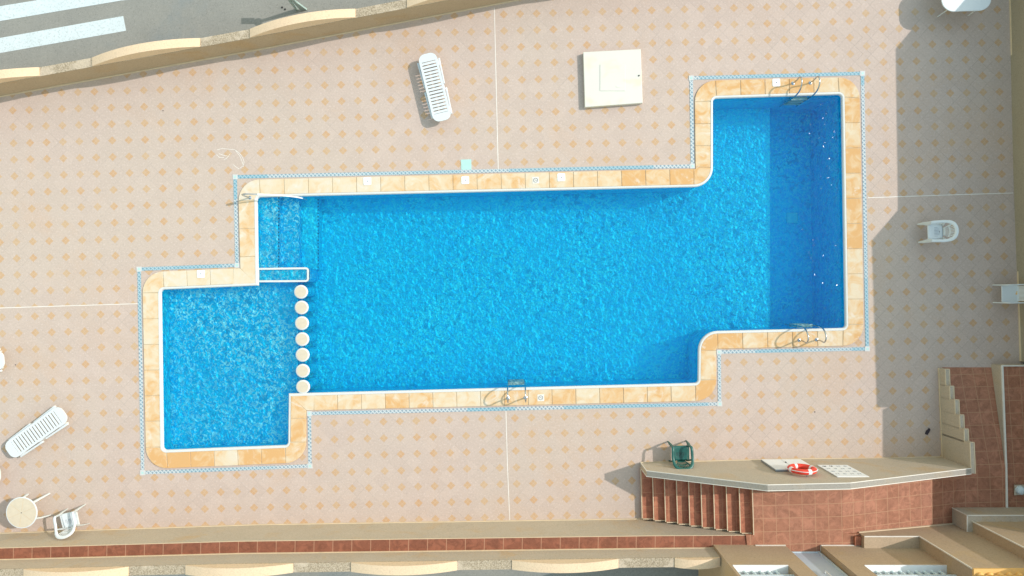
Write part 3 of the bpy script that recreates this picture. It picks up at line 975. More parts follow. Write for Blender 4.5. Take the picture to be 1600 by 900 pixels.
# ---- staircase
X0 = 3.892; TR = (6.742 - X0) / 9
st = empty('staircase', (X0, -6, 0)); tag(st, 'terracotta tiled staircase of ten steps rising from the pool deck', 'staircase')
SN = lambda x: interp(x, [3.87, 8.65, 11.15, 12.92], [-5.25, -5.135, -5.117, -5.075])   # foot of the stair wall
m = MB()
tl = 0.03
for i in range(9):
    xa = X0 + TR * i; xb = X0 + TR * (i + 1)
    z = 0.15 * (i + 1)
    ys, yn = -6.885, SN(xa) - 0.15
    off = lambda y: (y + 6.885) * -tl
    m.hexa([(xa + off(ys) - X0, ys + 6, 0.003), (xb + off(ys) - X0, ys + 6, 0.003), (xb + off(yn) - X0, yn + 6, 0.003), (xa + off(yn) - X0, yn + 6, 0.003)],
           [(xa + off(ys) - X0, ys + 6, z), (xb + off(ys) - X0, ys + 6, z), (xb + off(yn) - X0, yn + 6, z), (xa + off(yn) - X0, yn + 6, z)])
m.build('steps', M['terrastep'], st)
for i in range(10):
    m = MB()
    xa = X0 + TR * i - 0.006; z = 0.15 * (i + 1) - 0.012
    ys, yn = -6.88, SN(xa) - 0.16
    m.bar((xa - X0 + 0.0, ys + 6, z), (xa - X0 + (yn + 6.885) * -tl, yn + 6, z), 0.022, 0.028)
    m.build('step_nosing', M['trim_warm'], st)
for i in range(9):
    m = MB()
    xa = X0 + TR * i; z = 0.15 * (i + 1)
    m.box(xa - X0 + .015, xa - X0 + TR + .0, -6.888 + 6, -6.868 + 6, z + .001, z + 0.055)
    m.build('step_skirting', M['trim_warm'], st)

# ---- landing and ramps
ld = MB()
zl = 1.5
Yp = -7.16
ld.hexa([(6.742, Yp, 1.2), (9.22, Yp, 1.2), (9.22, SN(9) - .14, 1.2), (6.66, SN(6.7) - .14, 1.2)],
        [(6.742, Yp, zl), (9.22, Yp, zl), (9.22, SN(9) - .14, zl), (6.66, SN(6.7) - .14, zl)])
ld.hexa([(7.6, -7.36, 1.2), (8.65, -7.36, 1.2), (8.65, Yp, 1.2), (7.6, Yp, 1.2)], [(7.6, -7.36, zl), (8.65, -7.36, zl), (8.65, Yp, zl), (7.6, Yp, zl)])
ld.hexa([(6.56, -7.245, 1.1), (6.742, -7.245, 1.1), (6.742, -6.88, 1.1), (6.52, -6.88, 1.1)],
        [(6.56, -7.245, 1.497), (6.742, -7.245, 1.497), (6.742, -6.88, 1.497), (6.52, -6.88, 1.497)])
# ramp going down to the east
zr = 0.66
ld.hexa([(9.22, Yp, 1.2), (9.70, Yp, 1.2), (9.70, -6.85, 1.2), (9.22, -6.85, 1.2)], [(9.22, Yp, zl), (9.70, Yp, zl), (9.70, -6.85, zl), (9.22, -6.85, zl)])
ld.hexa([(9.22, -6.849, -.1), (12.95, -6.849, -.1), (12.95, SN(12.9) - .1, -.1), (9.22, SN(9.2) - .14, -.1)],
        [(9.22, -6.849, zl), (12.95, -6.849, zr), (12.95, SN(12.9) - .1, zr), (9.22, SN(9.2) - .14, zl)])
# platform and the ramp that comes up from the north
ld.hexa([(12.95, -7.0, -.1), (14.36, -7.0, -.1), (14.36, -5.24, -.1), (12.95, -5.24, -.1)],
        [(12.95, -7.0, zr), (14.36, -7.0, zr), (14.36, -5.24, zr - .01), (12.95, -5.24, zr - .01)])
ld.hexa([(13.04, -5.24, -.1), (14.36, -5.24, -.1), (14.36, -5.1, -.1), (13.02, -5.1, -.1)],
        [(13.04, -5.24, zr - .01), (14.36, -5.24, zr - .01), (14.36, -5.1, zr - .04), (13.02, -5.1, zr - .04)])
yN = P0(0, 574)[1]
ld.hexa([(13.0, -5.1, -.1), (14.36, -5.1, -.1), (14.42, yN, -.1), (12.93, yN, -.1)],
        [(13.0, -5.1, zr - .04), (14.36, -5.1, zr - .04), (14.42, yN, 0.01), (12.93, yN, 0.01)])
o = ld.build('tiled_landing', M['terra']); tag(o, kind='structure')
# eastern tiled platform with its kerb
ep = empty('tiled_platform', (14.4, -4, 0)); tag(ep, 'raised terracotta platform beside the ramp in the south east corner', 'platform')
m = MB()
yF = -2.29
m.hexa([(14.42 - 14.4, -7.0 + 4, -.1), (1.22, -7.0 + 4, -.1), (1.22, yF + 4, -.1), (0.08, yF + 4, -.1)],
       [(14.42 - 14.4, -7.0 + 4, .66), (1.22, -7.0 + 4, .66), (1.22, yF + 4, .38), (0.08, yF + 4, .38)])
m.build('platform', M['terra'], ep)
m = MB()
m.hexa([(14.36 - 14.4, -5.1 + 4, -.1), (14.43 - 14.4, -5.1 + 4, -.1), (0.08, yF + 4, -.1), (0.0, yF + 4, -.1)],
       [(14.36 - 14.4, -5.1 + 4, .61), (14.43 - 14.4, -5.1 + 4, .61), (0.08, yF + 4, .383), (0.0, yF + 4, .383)])
m.build('side_wall', M['stucco_grey'], ep)
m = MB()
m.bar((14.385 - 14.4, -6.99 + 4, .685), (14.385 - 14.4, -5.1 + 4, .635), 0.055, 0.04)
m.bar((14.385 - 14.4, -5.1 + 4, .635), (0.045, yF + 4, .40), 0.055, 0.03)
m.bar((0.02, yF + 4.0, .40), (1.22, yF + 4.0, .40), 0.04, 0.03)
m.build('kerb', M['trim'], ep)
m = MB(); m.box(14.44 - 14.4, 1.22, yF + 4, yF + 4.008, -.05, .38); m.build('front_wall', M['stucco_grey'], ep)

# ---- wall beside the stairs, sloping up and down again
sp_ = empty('stair_wall', (6.7, -5.2, 0)); tag(sp_, 'beige wall climbing beside the steps with white edged top, carrying lifebuoy and signs', 'wall')
prof = [(3.866, 0.94), (6.72, 2.57), (8.9, 2.56), (12.92, 1.32)]
TW = 0.15
m = MB()
ox, oy = 6.7, -5.2
for (xa, za), (xb, zb) in zip(prof, prof[1:]):
    m.hexa([(xa - ox, SN(xa) - TW - oy, 0), (xb - ox, SN(xb) - TW - oy, 0), (xb - ox, SN(xb) - oy, 0), (xa - ox, SN(xa) - oy, 0)],
           [(xa - ox, SN(xa) - TW - oy, za), (xb - ox, SN(xb) - TW - oy, zb), (xb - ox, SN(xb) - oy, zb), (xa - ox, SN(xa) - oy, za)])
m.build('wall_body', M['stucco_grey'], sp_)
m = MB()
for (xa, za), (xb, zb) in zip(prof, prof[1:]):
    m.hexa([(xa - ox, SN(xa) - TW + .008 - oy, za - .002), (xb - ox, SN(xb) - TW + .008 - oy, zb - .002), (xb - ox, SN(xb) - .008 - oy, zb - .002), (xa - ox, SN(xa) - .008 - oy, za - .002)],
           [(xa - ox, SN(xa) - TW + .008 - oy, za + .003), (xb - ox, SN(xb) - TW + .008 - oy, zb + .003), (xb - ox, SN(xb) - .008 - oy, zb + .003), (xa - ox, SN(xa) - .008 - oy, za + .003)])
m.build('wall_cap', M['capgrey'], sp_)
m = MB()
for (xa, za), (xb, zb) in zip(prof, prof[1:]):
    for dy in (0.004, -TW - 0.004):
        m.bar((xa - ox, SN(xa) + dy - oy, za - .008), (xb - ox, SN(xb) + dy - oy, zb - .006), 0.018, 0.022)
for dy in (0.004, -TW - .004):
    m.bar((3.862 - ox, SN(3.866) + dy - oy, 0.0), (3.862 - ox, SN(3.866) + dy - oy, .94), 0.02, 0.02)
m.build('top_edging', M['trim'], sp_)
m = MB()
xs = [3.866, 8.65, 11.15, 12.9]
for a, b in zip(xs, xs[1:]):
    m.bar((a - ox, SN(a) + .012 - oy, .028), (b - ox, SN(b) + .012 - oy, .028), 0.02, 0.045)
m.build('skirting', M['trim_warm'], sp_)

# ---- stepped parapet
pp = empty('stepped_wall', (12.9, -4, 0)); tag(pp, 'low stepped parapet in shade between deck and ramp', 'wall')
tops = [(577, 603.5, .31), (603.5, 625, .48), (625, 648.5, .69), (648.5, 670.5, .88), (670.5, 691.5, 1.05), (691.5, 740, 1.28)]
xi = lambda y: interp(y, [-5.08, -2.4], [12.925, 12.82])
m = MB(); m2 = MB()
for a, b, z in tops:
    ya = W(0, a, z).y; yb = W(0, b, z).y
    if b == 740: yb = -5.23
    xa, xb = xi(ya), xi(yb)
    m.hexa([(xb - 12.9, yb + 4, 0), (xb + .13 - 12.9, yb + 4, 0), (xa + .13 - 12.9, ya + 4, 0), (xa - 12.9, ya + 4, 0)],
           [(xb - 12.9, yb + 4, z), (xb + .13 - 12.9, yb + 4, z), (xa + .13 - 12.9, ya + 4, z), (xa - 12.9, ya + 4, z)])
    for dx in (0.006, 0.124):
        m2.bar((xb + dx - 12.9, yb + 4, z + .003), (xa + dx - 12.9, ya + 4, z + .003), 0.022, 0.022)
    m2.bar((xa - 12.9, ya + 4 + .004, z + .003), (xa + .13 - 12.9, ya + 4 + .004, z + .003), 0.022, 0.022)
m.build('wall_body', M['stucco_grey'], pp)
m2.build('top_edging', M['trim_warm'], pp)
m = MB(); m.bar((xi(-5.08) - .012 - 12.9, -5.08 + 4, .03), (xi(-2.4) - .012 - 12.9, -2.4 + 4, .03), .02, .05); m.build('skirting', M['trim_warm'], pp)

# ---- house in the south-east corner
hs = empty('house', (9.5, -7.2, 0)); tag(hs, 'beige stucco house front with pale blue door and white balustrades south of the landing', 'house')
hx, hy = 9.5, -7.2
def hb(m, x0, x1, y0, y1, z0, z1): m.box(x0 - hx, x1 - hx, y0 - hy, y1 - hy, z0, z1)
YW = -7.166
TOPZ = 5.2
m = MB()
sz = 2.88
# west bay with opening
hb(m, 5.62, 7.61, -9.5, YW, -.1, sz)
hb(m, 5.62, 5.70, -7.6, YW, sz, TOPZ)
hb(m, 7.13, 7.61, -9.5, YW, sz, TOPZ)
hb(m, 5.62, 7.61, -9.5, -7.62, sz, TOPZ)
# over the door recess
hb(m, 7.61, 8.60, -9.5, -7.40, 1.2, TOPZ)
# east bay with opening
hb(m, 8.60, 11.22, -9.5, YW, -.1, sz)
hb(m, 8.60, 9.10, -9.5, YW, sz, TOPZ)
hb(m, 9.10, 11.22, -9.5, -7.62, sz, TOPZ)
m.build('wall', M['stucco_shop'], hs)
YP = -6.845
m = MB()
hb(m, 9.70, 11.22, YW + .001, YP, .2, 1.72)
hb(m, 11.22, 16, -9.5, YP, -.1, 3.88)
hb(m, 12.93, 16, YP + .001, -6.56, .3, TOPZ)
m.build('front_wall', M['stucco_shop'], hs)
def trim_(*a_):
    mm = MB()
    mm.bar(*a_)
    mm.build('edge_trim', M['trim'], hs)
trim_((9.70 - hx, YP + .004 - hy, 1.725), (11.22 - hx, YP + .004 - hy, 1.725), .028, .022)
trim_((11.216 - hx, YP + .004 - hy, 1.725), (11.216 - hx, YP + .004 - hy, 3.88), .03, .03)
trim_((12.926 - hx, -6.556 - hy, 1.3), (12.926 - hx, -6.556 - hy, TOPZ), .03, .03)
for xa, xb in ((5.62 + 1.15, 7.61), (8.60, 9.70)):
    trim_((xa - hx, YW + .008 - hy, 1.53), (xb - hx, YW + .008 - hy, 1.53), .016, .05)
trim_((8.604 - hx, YW + .006 - hy, 1.5), (8.604 - hx, -7.34 - hy, 1.5), .03, .03)

m = MB()
m.bar((9.7 - hx, YP + .012 - hy, 1.42), (12.78 - hx, YP + .012 - hy, 0.725), .022, .05)
m.build('ramp_skirting', M['trim_warm'], hs)
# low planter block in front
m = MB()
hb(m, 12.78, 15.6, -6.84, -6.385, .2, 1.355)
lw = m.build('planter', M['stucco_grey'], hs)
m = MB()
m.bar((12.78 - hx, -6.381 - hy, 1.36), (15.6 - hx, -6.381 - hy, 1.36), .03, .024)
m.bar((12.776 - hx, -6.84 - hy, 1.36), (12.776 - hx, -6.37 - hy, 1.36), .03, .024)
m.bar((12.776 - hx, -6.381 - hy, .65), (12.776 - hx, -6.381 - hy, 1.36), .022, .022)
m.build('planter_edging', M['trim'], lw)
# door
m = MB()
hb(m, 7.66, 8.52, -7.40, -7.352, 1.52, 3.75)
dp = m.build('door', M['doorblue'], hs)
m = MB()
hb(m, 7.615, 7.665, -7.40, -7.335, 1.505, 3.8); hb(m, 8.50, 8.56, -7.40, -7.325, 1.505, 3.8)
hb(m, 7.665, 8.50, -7.40, -7.335, 3.75, 3.8)
hb(m, 7.665, 8.50, -7.40, -7.335, 1.505, 1.56)
m.build('frame', M['bluewhite'], dp)
m = MB(); m.tube([(8.06 - hx, -7.34 - hy, 2.95), (8.06 - hx, -7.28 - hy, 2.97), (8.06 - hx, -7.28 - hy, 3.4), (8.06 - hx, -7.34 - hy, 3.42)], 0.016, 8)
m.build('handle', M['white'], dp)
# balustrades in the two openings
def balustrade(x0, x1, parent):
    m = MB(); hb(m, x0, x1, -7.62, YW + .012, sz - .005, sz + .025); sill = m.build('window_sill', M['white'], parent)
    m = MB(); hb(m, x0, x1 + .05, -7.41, -7.25, sz + .36, sz + .42); rl = m.build('balustrade', M['bluewhite'], parent)
    nb = int((x1 - x0) / 0.205)
    for i in range(nb):
        xx = x0 + .1 + i * 0.205
        m = MB(); m.lathe((xx - hx, -7.33 - hy, sz + .02), [(.045, 0), (.045, .03), (.025, .05), (.048, .12), (.05, .17), (.022, .27), (.03, .31), (.045, .34)], 12)
        m.build('baluster', M['bluewhite'], rl, smooth=True)
    m = MB(); hb(m, x0 + .05, x1 - .05, -7.618, -7.60, sz + .05, TOPZ - .5); pn = m.build('window', M['white'], parent)
    m = MB(); hb(m, x0 + .15, (x0 + x1) / 2 - .05, -7.599, -7.595, sz + .15, TOPZ - .6); hb(m, (x0 + x1) / 2 + .05, x1 - .15, -7.599, -7.595, sz + .15, TOPZ - .6)
    m.build('pane', M['glass'], pn)
balustrade(5.70, 7.13, hs)
balustrade(9.10, 11.22, hs)
# yellow balcony balustrade
m = MB(); hb(m, 11.22, 16, -7.2, YP + .02, 3.882, 3.94); hb(m, 11.22, 16, -7.12, YP - .08, 4.45, 4.53)
bl = m.build('balcony_rail', M['yellow'], hs)
for i in range(9):
    m = MB(); m.lathe((11.36 + i * .235 - hx, -6.98 - hy, 3.94), [(.08, 0), (.08, .05), (.045, .08), (.09, .2), (.092, .27), (.04, .43), (.05, .47), (.08, .51)], 16)
    m.build('baluster', M['yellow'], bl, smooth=True)
m = MB(); hb(m, 11.25, 16, -9.5, -7.9, 3.882, TOPZ); m.build('upper_wall', M['stucco_shop'], hs)
# small dark service niche at the corner of the plinth
m = MB(); hb(m, 9.52, 9.696, -7.15, -6.90, 1.501, 1.58); m.build('step_stub', M['terrastep'], hs)

# ================================================================== OBJECTS
# ---- access hatch
hc = [(2.125, 7.04), (3.842, 7.13), (3.90, 5.523), (2.176, 5.396)]
cx = sum(p[0] for p in hc) / 4; cy = sum(p[1] for p in hc) / 4
ht = empty('access_hatch', (cx, cy, 0)); tag(ht, 'large square cream pump room hatch raised above the tiles north of the pool', 'hatch')
q = [(a - cx, b - cy) for a, b in hc]
m = MB(); m.prism(q, 0.002, 0.155); m.build('slab', M['hatch'], ht, bevel=0.012)
m = MB()
a = W(937.5, 101, .16); b = W(977, 142, .16)
m.box(a.x - cx, b.x - cx, b.y - cy, a.y - cy, .150, .168); pn = m.build('lid', M['hatch'], ht, bevel=0.006)
m = MB(); c = W(969, 135, .17)
m.box(c.x - cx - .12, c.x - cx + .02, c.y - cy - .02, c.y - cy + .015, .166, .178)
m.build('handle', M['trim'], pn, bevel=0.004)
m = MB(); c = W(998.5, 118, .17); m.lathe((c.x - cx, c.y - cy, .153), [(.022, 0), (.022, .02), (.012, .03)], 10); m.build('lock', M['dark'], ht)

# ---- skimmer covers and small fittings set in the coping
proto = None
sk = [((574, 283), 'white square skimmer lid set in the north coping, westernmost of the three'),
      ((727, 281.5), 'white square skimmer lid beside the pale teal tile'),
      ((877, 277), 'white square skimmer lid east of the round valve cover in the north coping'),
      ((1213, 129), 'white square skimmer lid beside the north east ladder'),
      ((314, 428), 'white square skimmer lid in the coping of the shallow bay')]
for p, lb in sk:
    v = W(p[0], p[1], .04)
    if proto is None:
        proto = empty('skimmer_lid', (v.x, v.y, 0.0), TH)
        m = MB(); m.prism([tuple(x) for x in fillet((-.115, .115), (-.115, -.115), (.115, -.115), .03, 4) + fillet((-.115, -.115), (.115, -.115), (.115, .115), .03, 4) + fillet((.115, -.115), (.115, .115), (-.115, .115), .03, 4) + fillet((.115, .115), (-.115, .115), (-.115, -.115), .03, 4)], .02, .046)
        m.build('lid', M['white'], proto)
        m = MB(); m.lathe((0, 0, .046), [(.016, 0), (.016, .003)], 10); m.build('finger_hole', M['dark'], proto)
        tag(proto, lb, 'skimmer lid', 'skimmer lids in the coping')
    else:
        copy_thing(proto, (v.x, v.y, 0), TH, lb)
proto = None
for p, lb in (((837, 281.5), 'round ringed valve cover in the north coping'), ((845, 621.5), 'round ringed valve cover in the south coping beside the ladder')):
    v = W(p[0], p[1], .04)
    if proto is None:
        proto = empty('valve_cover', (v.x, v.y, 0), TH)
        m = MB(); m.box(-.10, .10, -.10, .10, .02, .041); m.build('plate', M['trim'], proto)
        m = MB(); m.tube([(.062 * math.cos(a * math.pi / 10), .062 * math.sin(a * math.pi / 10), .044) for a in range(20)], .009, 6, closed=True); m.build('ring', M['mid'], proto)
        m = MB(); m.bar((-.03, .02, .043), (.03, -.02, .043), .014, .006); m.build('slot', M['mid'], proto)
        tag(proto, lb, 'valve cover', 'round valve covers in the coping')
    else:
        copy_thing(proto, (v.x, v.y, 0), TH, lb)
v = W(728.5, 257.5)
m = MB(); m.box(-.155, .155, -.15, .16, .001, .010)
o = m.build('inspection_cover', M['tealtile'], loc=(v.x, v.y, 0), rot=(0, 0, TH)); tag(o, 'pale teal square inspection cover beside the drain north of the pool', 'cover')

# ---- pool ladders
def smooth_path(p, n=5):
    P = [Vector(x) for x in p]
    P = [P[0] + (P[0] - P[1])] + P + [P[-1] + (P[-1] - P[-2])]
    o = []
    for i in range(1, len(P) - 2):
        for k in range(n):
            t = k / n
            a, b, c, d = P[i - 1], P[i], P[i + 1], P[i + 2]
            o.append(0.5 * ((2 * b) + (c - a) * t + (2 * a - 5 * b + 4 * c - d) * t * t + (3 * b - a - 3 * c + d) * t ** 3))
    o.append(P[-2])
    return o
def make_ladder():
    r = empty('pool_ladder')
    path = [(0, 0.03), (-.01, .30), (-.04, .52), (.05, .64), (.20, .64), (.33, .52), (.40, .30), (.42, .0), (.42, -.5), (.42, -1.0)]
    for sx in (-1, 1):
        m = MB(); m.tube(smooth_path([(sx * .26, d, z) for d, z in path]), .021, 10)
        m.build('handrail', M['chrome'], r, smooth=True)
        m = MB(); m.lathe((sx * .26, 0, .034), [(.055, 0), (.055, .008), (.03, .022)], 16)
        m.build('base_flange', M['chrome'], r, smooth=True)
    for z in (-.18, -.45, -.72):
        m = MB(); m.box(-.24, .24, .36, .46, z - .02, z + .02)
        m.build('tread', M['tealtile'], r, bevel=0.008)
    return r
ladder = make_ladder()
tag(ladder, 'chrome pool ladder on the south coping at mid length', 'pool ladder', 'chrome pool ladders')
c0 = (W(793.6, 622.4).x + W(821, 621.3).x) / 2
ladder.location = (c0, -3.30, 0); ladder.rotation_euler = (0, 0, TH)
v = W((1248.4 + 1275) / 2, 531); copy_thing(ladder, (v.x, v.y, 0), TH, 'chrome pool ladder at the south east corner of the deep end')
v = W((1238.3 + 1265.3) / 2, 130.4); copy_thing(ladder, (v.x, v.y, 0), math.pi + TH, 'chrome pool ladder at the north end of the deep bay')

# ---- entry handrail
v = W(391, 309)
hr = empty('entry_handrail', (v.x, v.y, 0), 0.0); tag(hr, 'white and chrome handrail over the entry steps in the pool corner', 'handrail')
m = MB(); m.tube(smooth_path([(0, 0, .03), (-.01, .0, .35), (-.02, .01, .56), (.06, .02, .65), (.22, .03, .60), (.42, .035, .50)]), .021, 10)
m.build('post', M['chrome'], hr, smooth=True)
m = MB(); m.tube(smooth_path([(.40, .035, .51), (.9, .04, .28), (1.35, .02, .05), (1.52, 0.0, -.08), (1.56, -.0, -.45)]), .021, 10)
m.build('rail', M['white'], hr, smooth=True)
m = MB(); m.lathe((0, 0, .034), [(.055, 0), (.055, .008), (.03, .022)], 16); m.build('base_flange', M['chrome'], hr, smooth=True)

# ---- plastic armchairs
def make_chair(mat):
    r = empty('plastic_chair')
    n = 14
    # seat: dished panel with thin slots
    m = MB()
    nx, ny = 10, 10
    grid = []
    for j in range(ny + 1):
        for i in range(nx + 1):
            u = i / nx * 2 - 1; t = j / ny
            wv = lerp(.19, .235, t)
            x = u * wv; y = lerp(-.19, .24, t)
            z = .425 - .022 * (1 - u * u) * (1 - (2 * t - 1) ** 2) - (0.03 * max(0, t - .85) / .15)
            grid.append((x, y, z))
    fs = [(j * (nx + 1) + i, j * (nx + 1) + i + 1, (j + 1) * (nx + 1) + i + 1, (j + 1) * (nx + 1) + i) for j in range(ny) for i in range(nx)]
    m.add(grid, fs)
    so = m.build('seat', mat, r, smooth=True)
    s_ = so.modifiers.new('s', 'SOLIDIFY'); s_.thickness = .012; s_.offset = -1
    m = MB()
    for i in range(-4, 5):
        m.box(i * .042 - .004, i * .042 + .004, -.12, .05, .4045, .413)
    m.build('seat_slots', M['mid'] if mat is M['plastic'] else M['dark'], so)
    # rim: armrests joined by the curved top of the back
    a = []
    for sx in (-1,):
        pass
    path = [(-.265, .245, .60), (-.275, .16, .635), (-.28, 0, .645), (-.278, -.12, .67), (-.25, -.24, .73), (-.17, -.32, .785), (0, -.355, .81),
            (.17, -.32, .785), (.25, -.24, .73), (.278, -.12, .67), (.28, 0, .645), (.275, .16, .635), (.265, .245, .60)]
    P = smooth_path(path, 4)
    m = MB()
    m.tube(P, .030, 8, flat=0.45, radii=[.042 if (p.y > -.2) else .05 for p in P])
    m.build('armrest', mat, r, smooth=True)
    # fan back
    bk = None
    m = MB()
    cols = 9
    rows = 10
    V = []
    for j in range(rows + 1):
        t = j / rows
        for i in range(cols * 2 + 1):
            u = (i / (cols * 2)) * 2 - 1
            wv = lerp(.115, .235, t ** 1.4)
            x = u * wv
            y = lerp(-.20, -.345, t) + 0.085 * t * u * u
            z = lerp(.415, .80, t) - 0.05 * t * u * u
            V.append((x, y, z))
    fs = []
    nc = cols * 2 + 1
    for j in range(rows):
        for i in range(cols * 2):
            if (2 <= j <= 8) and i % 2 == 1 and 1 <= i <= cols * 2 - 2 and j != 5:
                continue
            fs.append((j * nc + i, j * nc + i + 1, (j + 1) * nc + i + 1, (j + 1) * nc + i))
    m.add(V, fs)
    bo = m.build('backrest', mat, r, smooth=True)
    s_ = bo.modifiers.new('s', 'SOLIDIFY'); s_.thickness = .009
    # legs, splayed, with flat faces
    for sx in (-1, 1):
        m = MB(); m.tube([(sx * .272, .285, .0), (sx * .268, .265, .25), (sx * .25, .235, .42), (sx * .265, .24, .60)], .03, 6, flat=.55, radii=[.030, .046, .060, .044])
        m.build('leg', mat, r, smooth=True)
        m = MB(); m.tube([(sx * .25, -.30, .0), (sx * .235, -.26, .22), (sx * .205, -.20, .42), (sx * .262, -.12, .655)], .03, 6, flat=.55, radii=[.030, .042, .055, .040])
        m.build('leg', mat, r, smooth=True)
    for sx in (-1, 1):
        m = MB(); m.bar((sx * .225, -.18, .405), (sx * .235, .24, .40), .035, .05); m.build('seat_rail', mat, r)
    return r
ch = make_chair(M['plastic'])
tag(ch, 'white plastic armchair standing alone in the building shade east of the pool', 'chair', 'white plastic garden furniture')
ch.location = (12.49, (450 - 363) / 52.0 - .02, 0); ch.rotation_euler = (0, 0, R(90 + 2))
copy_thing(ch, (W(123, 806).x, W(0, 806).y + .0, 0), R(14), 'white plastic armchair beside the round cream table', 'white plastic garden furniture')
gc = make_chair(M['green'])
gc.location = (4.97, -4.885, 0); gc.rotation_euler = (0, 0, R(2))
tag(gc, 'dark green plastic armchair against the stair wall', 'chair')
# stain on the seat of the shaded chair
def seat_stain(parent):
    m = MB(); m.lathe((0.0, -.115, .408), [(.028, 0), (.02, .004)], 9); m.build('seat_stain', M['leaf'], parent)
seat_stain(ch)

# ---- round table
def make_round_table():
    r = empty('round_table')
    m = MB(); m.lathe((0, 0, 0), [(.42, .700), (.452, .705), (.457, .718), (.45, .728), (.43, .729)], 48); m.build('table_rim', M['plastic'], r, smooth=True)
    m = MB(); m.lathe((0, 0, 0), [(.428, .726), (.428, .7325)], 48)
    top = m.build('tabletop', M['tabletop'], r)
    m = MB()
    for k in range(6):
        a = k * math.pi / 3 + .35
        m.bar((.06 * math.cos(a), .06 * math.sin(a), .7335), (.40 * math.cos(a), .40 * math.sin(a), .7335), .010, .003)
    m.build('radial_groove', M['grout'], top)
    m = MB(); m.lathe((0, 0, .7330), [(.014, 0), (.014, .003)], 10); m.build('parasol_hole', M['dark'], top)
    for a in (45, 135, 225, 315):
        ca, sa = math.cos(R(a)), math.sin(R(a))
        m = MB(); m.tube([(.46 * ca, .46 * sa, 0), (.40 * ca, .40 * sa, .35), (.30 * ca, .30 * sa, .70)], .03, 8, flat=.6, radii=[.040, .050, .060])
        m.build('leg', M['plastic'], r, smooth=True)
    return r
rt = make_round_table()
rt.location = (-14.22, -6.515, 0); rt.rotation_euler = (0, 0, R(2))
tag(rt, 'round cream topped plastic table in the south west corner of the deck', 'table')

# ---- square white table with rounded corners, north east
qt = empty('garden_table', (13.175, 8.53, 0), R(2)); tag(qt, 'white plastic table half in sun in the north east corner', 'table')
def rrect(w_, h_, r_, n=6):
    return (fillet((-w_, h_), (-w_, -h_), (w_, -h_), r_, n) + fillet((-w_, -h_), (w_, -h_), (w_, h_), r_, n) + fillet((w_, -h_), (w_, h_), (-w_, h_), r_, n) + fillet((w_, h_), (-w_, h_), (-w_, -h_), r_, n))
m = MB(); m.prism(rrect(.725, .50, .36, 10), .69, .725); m.build('tabletop', M['plastic'], qt, bevel=.012)
for sx in (-1, 1):
    for sy in (-1, 1):
        m = MB(); m.tube([(sx * .46 + .06, sy * .36, 0), (sx * .44 + .05, sy * .34, .7)], .018, 8); m.build('leg', M['plastic'], qt, smooth=True)

# ---- sun loungers
def make_lounger():
    r = empty('sun_lounger')
    L, Wd = 1.02, .275
    zt = .33
    def wid(t):  # half width along the length, slightly waisted
        return Wd
    # frame: rounded outline with open middle
    out_ = rrect(Wd, L, .20, 8); 
    inn_ = [(-Wd + .065, -L + .235), (Wd - .065, -L + .235), (Wd - .065, L - .235), (-Wd + .065, L - .235)]
    m = MB()
    m.sheet([out_, inn_], zt)
    fo = m.build('frame', M['plastic'], r)
    s_ = fo.modifiers.new('s', 'SOLIDIFY'); s_.thickness = .035; s_.offset = -1
    b_ = fo.modifiers.new('b', 'BEVEL'); b_.width = .008; b_.segments = 2; b_.limit_method = 'ANGLE'
    # slats
    n = 16
    pitch = (2 * L - .47) / n
    for i in range(n):
        y0 = -L + .235 + pitch * i + .011
        m = MB(); m.box(-Wd + .060, Wd - .060, y0, y0 + pitch - .030, zt - .018, zt - .003)
        m.build('slat', M['plastic'], r, bevel=.004)
    # side rails, lower and wider, in two lengths
    for sx in (-1, 1):
        for (ya, yb) in ((-.86, -.06), (.06, .84)):
            m = MB(); m.hexa([(sx * (Wd + .02) - .025, ya, .17), (sx * (Wd + .02) + .025, ya, .17), (sx * (Wd + .045) + .03, yb, .17), (sx * (Wd + .045) - .03, yb, .17)],
                             [(sx * (Wd + .02) - .025, ya, .25), (sx * (Wd + .02) + .025, ya, .25), (sx * (Wd + .045) + .03, yb, .25), (sx * (Wd + .045) - .03, yb, .25)])
            m.build('side_rail', M['plastic'], r, bevel=.01)
        for y in (-.72, -.05, .70):
            m = MB(); m.hexa([(sx * .25 - .02, y - .05, 0), (sx * .25 + .02, y - .05, 0), (sx * .25 + .02, y + .05, 0), (sx * .25 - .02, y + .05, 0)],
                             [(sx * .262 - .024, y - .08, .30), (sx * .262 + .024, y - .08, .30), (sx * .262 + .024, y + .08, .30), (sx * .262 - .024, y + .08, .30)])
            m.build('leg', M['plastic'], r, bevel=.006)
    return r
lg = make_lounger()
def place_l(p0, p1, z=.33):
    a = W(*p0, z); b = W(*p1, z)
    c = (a + b) / 2; d = b - a
    return (c.x, c.y, 0), math.atan2(d.y, d.x) - math.pi / 2
loc, rz = place_l((692.5, 190), (666, 82))
lg.location = loc; lg.rotation_euler = (0, 0, rz)
tag(lg, 'white slatted sun lounger on the tiles north of the pool', 'sun lounger', 'white slatted sun loungers')
loc, rz = place_l((11, 708), (101.5, 643)); copy_thing(lg, loc, rz, 'white slatted sun lounger lying diagonally in the south west of the deck')
loc, rz = place_l((-103, 572), (7.5, 562)); copy_thing(lg, loc, rz, 'white sun lounger of which only the rounded end enters at the left edge')
loc, rz = place_l((-109, 747), (1.6, 741)); copy_thing(lg, loc, rz, 'white sun lounger barely touching the left edge, north of the round table')

